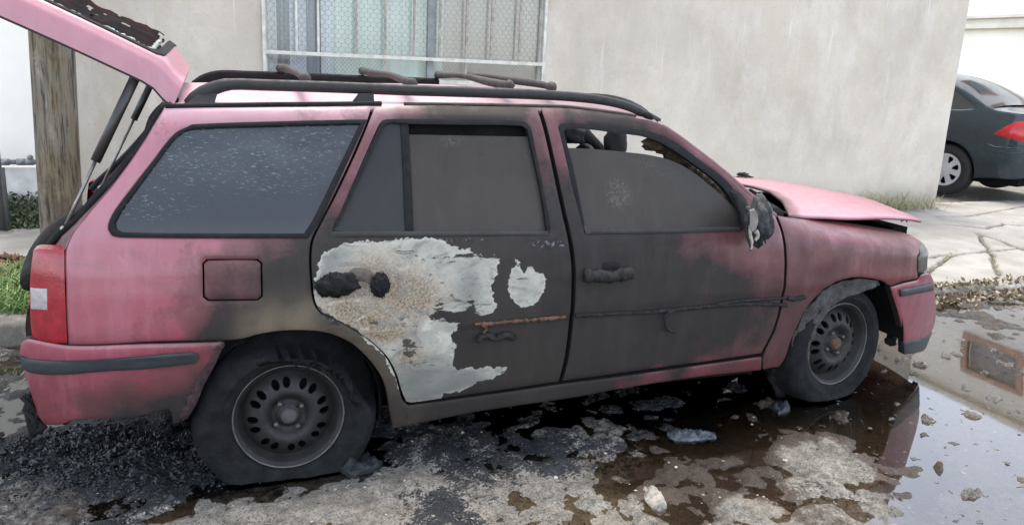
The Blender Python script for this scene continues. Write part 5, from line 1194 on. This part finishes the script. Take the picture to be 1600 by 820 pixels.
MAT['lens'] = simple('red_lamp_lens', (.40, .010, .012), .15, .1, 20, .05)
def arcpts(cx, cz, r, a0, a1, n): return [(cx+r*math.cos(a0+(a1-a0)*i/n), cz+r*math.sin(a0+(a1-a0)*i/n)) for i in range(n+1)]
SO = [(-.93,.34),(-.955,.52),(-.945,.72),(-.90,.90),(-.84,1.0),(-.62,1.03),(-.40,1.06),(-.15,1.19),(.12,1.32),(.40,1.395),(.90,1.43),(1.35,1.415),(1.62,1.34),(1.95,1.16),(2.22,1.0),(2.6,.94),(3.0,.86),(3.3,.74),(3.42,.58),(3.42,.40),(3.36,.24),(2.98,.22)]
SO += arcpts(2.615, .30, .355, -.2, math.pi+.2, 14)[0:] + [(2.2,.2),(1.2,.19),(.42,.2)] + arcpts(0, .30, .355, -.25, math.pi+.15, 14) + [(-.5,.27),(-.8,.29)]
SW1 = [(-.02,1.02),(-.24,1.05),(-.10,1.14),(.14,1.27),(.42,1.345),(.68,1.365),(.70,1.02)]
SW2 = [(.76,1.02),(.74,1.37),(1.30,1.355),(1.52,1.30),(1.80,1.14),(1.92,1.02)]
for sg in (1, -1):
    fm = lambda x, z, sg=sg: s2w(np.stack([x, sg*SW(x, z), z], 1))
    iw = tuple(SMn[:3, :3] @ np.array([0, -sg, 0]))
    b_ = region_obj('body_side', SO, [SW1, SW2], fm, MAT['blue'], SED, grid=.07, flange=.05, inward=iw, rings=(.01, .03), roll=.006, step=.06, flip=(sg == 1))
    for q in (SW1, SW2):
        region_obj('window', q, [], lambda x, z, sg=sg: s2w(np.stack([x, sg*(SW(x, z)-.015), z], 1)), MAT['sglass'], SED, grid=.2, flange=.01, inward=iw, rings=(), roll=0, step=.06, flip=(sg == 1))
    LP_ = [(-.955,.66),(-.93,.86),(-.86,.95),(-.70,.93),(-.50,.78),(-.70,.745),(-.90,.70)]
    region_obj('tail_lamp', LP_, [], lambda x, z, sg=sg: s2w(np.stack([x, sg*(SW(x, z)+.006), z], 1)), MAT['lens'], SED, grid=.05, flange=.02, inward=iw, rings=(.006,), roll=.004, step=.05, flip=(sg == 1))
    for zz_ in (.60, .655):
        mb = MB(); mb.tube([tuple(s2w(np.array([x, sg*(float(SW(x, zz_))+.002), zz_-.05*(x+.95)*(x < -.5)]))) for x in np.linspace(-.94, -.42, 9)], .006, 6); mb.build('bumper_crease', MAT['blue'], b_)
def loft(name, pts, mat, crown=.03):
    V = []; n = 15
    for (x, z) in pts:
        w = float(SW(x, z))
        for j in range(n):
            s_ = -1+2*j/(n-1); k = 1-abs(s_)**2.4
            ex = (-.07*k if x < -.6 else (.08*k if x > 2.8 else 0)); V.append((x+ex, s_*w*.998, z+crown*k*(1 if -.85 < x < 3.1 else .2)))
    F = [(i*n+j, i*n+j+1, (i+1)*n+j+1, (i+1)*n+j) for i in range(len(pts)-1) for j in range(n-1)]
    return mesh_obj(name, s2w(V), F, mat, SED)
c_ = [tuple(p) for p in catmull([(a, b) for a, b in SO[:22]], .05, False, 60)]
def seg(x0, x1, lo=0): return [p for p in c_ if x0-.03 <= p[0] <= x1+.03]
rear_ = [p for p in c_ if p[0] < -.38]; loft('boot_lid', rear_, MAT['blue']); loft('rear_window', seg(-.38, .30), MAT['sglass'], .045); loft('roof', seg(.30, 1.40), MAT['blue'], .04); loft('windscreen', seg(1.40, 2.2), MAT['sglass'], .05)
loft('bonnet', [p for p in c_ if p[0] > 2.18], MAT['blue'], .03)
mb = MB(); mb.box((-.80, -.70, .20), (3.2, .70, .34)); mb.box((-.9, -.72, .30), (-.45, .72, .50)); mb.V = [tuple(v) for v in s2w(mb.V)]; mb.build('underbody', MAT['void'], SED)
for (x, sg) in ((0, 1), (0, -1), (2.615, 1), (2.615, -1)):
    Mw = SM @ Matrix.Translation((x, sg*.80, .305)) @ (Matrix.Rotation(math.pi, 4, 'Z') if sg == 1 else Matrix.Identity(4))
    cc = tuple(Mw.translation); M3 = Mw.to_3x3().to_4x4()
    holes = []
    for k in range(7):
        an = k*2*math.pi/7+.3; holes.append(np.array([(r_*math.cos(an+d_), r_*math.sin(an+d_)) for r_, d_ in ((.085, -.12), (.150, -.26), (.168, -.15), (.170, .08), (.160, .20), (.09, .10))]))
    w_ = region_obj('wheel', np.array(circle(.195, 48)), holes, disc_map([(0, -.01), (.06, -.012), (.1, .0), (.195, -.01)], cc, M3), MAT['silver'], SED, grid=.03, flange=.015, inward=tuple(np.array(M3.to_3x3()) @ np.array([0, 1, 0])), rings=(), roll=0, raw=True)
    mb = MB(); mb.lathe([(.195, .0), (.21, -.012), (.27, -.016), (.30, .0), (.308, .03), (.308, .16), (.28, .19), (.1, .19)], cc, n=64, M_=M3); mb.build('tyre', MAT['tyre2'], w_)
    mb = MB(); mb.lathe([(0, .04), (.195, .04)], cc, n=32, M_=M3); mb.build('brake_disc', MAT['void'], w_)

# ================================================================== debris on the ground
def chunks(name, pts, sizes, mat, flat=.6):
    base = np.array([(1,0,0),(-1,0,0),(0,1,0),(0,-1,0),(0,0,1),(0,0,-1)], float); fc = np.array([(0,2,4),(2,1,4),(1,3,4),(3,0,4),(2,0,5),(1,2,5),(3,1,5),(0,3,5)])
    rng = np.random.RandomState(len(pts)); Vs = []; Fs = []
    for i, (p, s_) in enumerate(zip(pts, sizes)):
        a = rng.uniform(0, 6.28); c, q = math.cos(a), math.sin(a); v = base*rng.uniform(.5, 1.3, (6, 1))*s_*np.array([rng.uniform(.6, 1.6), rng.uniform(.5, 1), flat*rng.uniform(.5, 1.3)])
        v = v @ np.array([[c, -q, 0], [q, c, 0], [0, 0, 1]]).T; Vs.append(v+p); Fs.append(fc+6*i)
    return mesh_obj(name, np.concatenate(Vs), np.concatenate(Fs), mat, None, False)
def hz(x, y):
    i = np.clip(np.searchsorted(xs, x), 1, len(xs)-1); j = np.clip(np.searchsorted(ys, y), 1, len(ys)-1); return hgt[i, j]
rg = np.random.RandomState(4); P = []; S_ = []
heapf = lambda x, y: sum(np.exp(-(((x-cx)/.26)**2+((y-cy)/.15)**2)) for cx, cy in hc)
while len(P) < 9500:
    x = rg.uniform(-1.2, .45); y = rg.uniform(-1.25, -.2)
    if rg.rand() < heapf(x, y)**1.2: P.append((x, y, hz(x, y)+rg.uniform(-.003, .012))); S_.append(rg.gamma(1.5, .0026)+.0015)
MAT['char'] = leafmat('crumbly_charcoal', (.004, .0044, .005), (.016, .018, .021), .5)
for _ in range(260):
    k = rg.randint(3); x = hc[k][0]+rg.normal(0, .2); y = hc[k][1]+rg.normal(0, .10); P.append((x, y, hz(x, y)+.006)); S_.append(rg.uniform(.008, .022))
tag(chunks('charred_debris', P, S_, MAT['char']), 'black crumbly heap of charred debris on the ground behind the rear wheel', 'debris', kind='stuff')
P = []; S_ = []
Xq = rg.uniform(-1.3, 4.2, 60000); Yq = rg.uniform(-1.95, -.3, 60000); sq = sf(Xq, Yq)+.75*(fbm(Xq*4, Yq*4, 51, 5)-.5)
for x, y, q in zip(Xq, Yq, sq):
    if rg.rand() < smooth(.35, .8, q)*.30+.012: P.append((x, y, hz(x, y)+.001)); S_.append(rg.gamma(1.6, .0022)+.0012)
tag(chunks('burnt_crumbs', P[:9000], S_[:9000], MAT['char']), 'black burnt crumbs scattered over the cement beside the car', 'crumbs', kind='stuff')
P = []; S_ = []
for x, y, q in zip(Xq[::-1][:20000], Yq[::-1][:20000], sq[::-1][:20000]):
    if rg.rand() < .06*smooth(.9, .3, q)+.015: P.append((x, y, hz(x, y)+.001)); S_.append(rg.gamma(1.6, .0020)+.0012)
tag(chunks('pale_grit', P, S_, leafmat('pale_grit_stone', (.12, .11, .09), (.40, .38, .33), .9)), 'pale grit and tiny stones on the cement', 'grit', kind='stuff')
P = []; S_ = []
while len(P) < 170:
    px = rg.uniform(1150, 1600); py = rg.uniform(480, 820); x, y = gpt(px, py)
    if wf(np.array([x]), np.array([y]))[0] > .3: P.append((x, y, float(gz(x))+.002)); S_.append(rg.gamma(1.3, .0055)+.0015)
tag(chunks('floating_ash', P, S_, leafmat('floating_ash_flake', (.02, .02, .022), (.12, .115, .11), .7), .15), 'dark ash flakes floating on the puddle', 'ash', kind='stuff')
def gobj(name, L, h, mat, label, cat, rough=.02, seed=1, group=None, lift=0.):
    P = [gpt(a, b) for a, b in L]; P = catmull(P, .01, True, 60); cen = P.mean(0)
    def fm(x, y):
        r = np.clip(dist(np.stack([x, y], 1), P)/.03, 0, 1); z = np.array([float(hz(a, b)) for a, b in zip(x, y)])
        return np.stack([x, y, z*.0+gz(x)+lift+h*np.sqrt(r)*(.2+1.5*np.abs(fbm(x*26, y*40, seed, 4)-.5)*3)+rough*(fbm(x*60, y*60, seed+5, 3)-.5)], 1)
    o = region_obj(name, P, [], fm, mat, None, grid=.011, flange=.06, inward=(0, 0, -1), rings=(.004,), roll=0, raw=True)
    return tag(o, label, cat, group)
MAT['wetchar'] = simple('wet_charred_plastic', (.014, .016, .019), .38, .6, 60, .9)
gobj('charred_plate', [(522,727),(530,715),(552,713),(574,714),(584,722),(598,726),(590,735),(566,742),(556,749),(543,745)], .022, MAT['wetchar'], 'flat charred plastic fragment lying beside the rear tyre', 'fragment', .012, 3, lift=.018)
gobj('melted_plastic', [(1042,680),(1060,674),(1090,673),(1118,676),(1119,686),(1096,688),(1070,690),(1050,687)], .018, simple('blue_grey_melted_plastic', (.05, .06, .07), .35, .8, 50, .9), 'melted blue-grey plastic lump in the brown water below the front door', 'fragment', .03, 4, lift=.004)
gobj('rubble_stone', [(1003,768),(1012,761),(1026,766),(1040,782),(1041,795),(1030,799),(1014,790)], .03, simple('pale_wet_stone', (.22, .20, .17), .6, .6, 40, .7), 'pale oval stone in the mud at the bottom, below the melted plastic', 'stone', .012, 6)
gobj('charred_lump', [(700,662),(715,655),(735,657),(740,668),(722,676),(704,673)], .02, MAT['wetchar'], 'small black burnt lump on the ground below the rear door sill', 'fragment', .02, 9)
gobj('charred_lump', [(1200,636),(1216,628),(1230,632),(1234,642),(1216,648)], .025, MAT['wetchar'], 'black melted lump in the water just behind the front tyre', 'fragment', .03, 12, lift=.008)
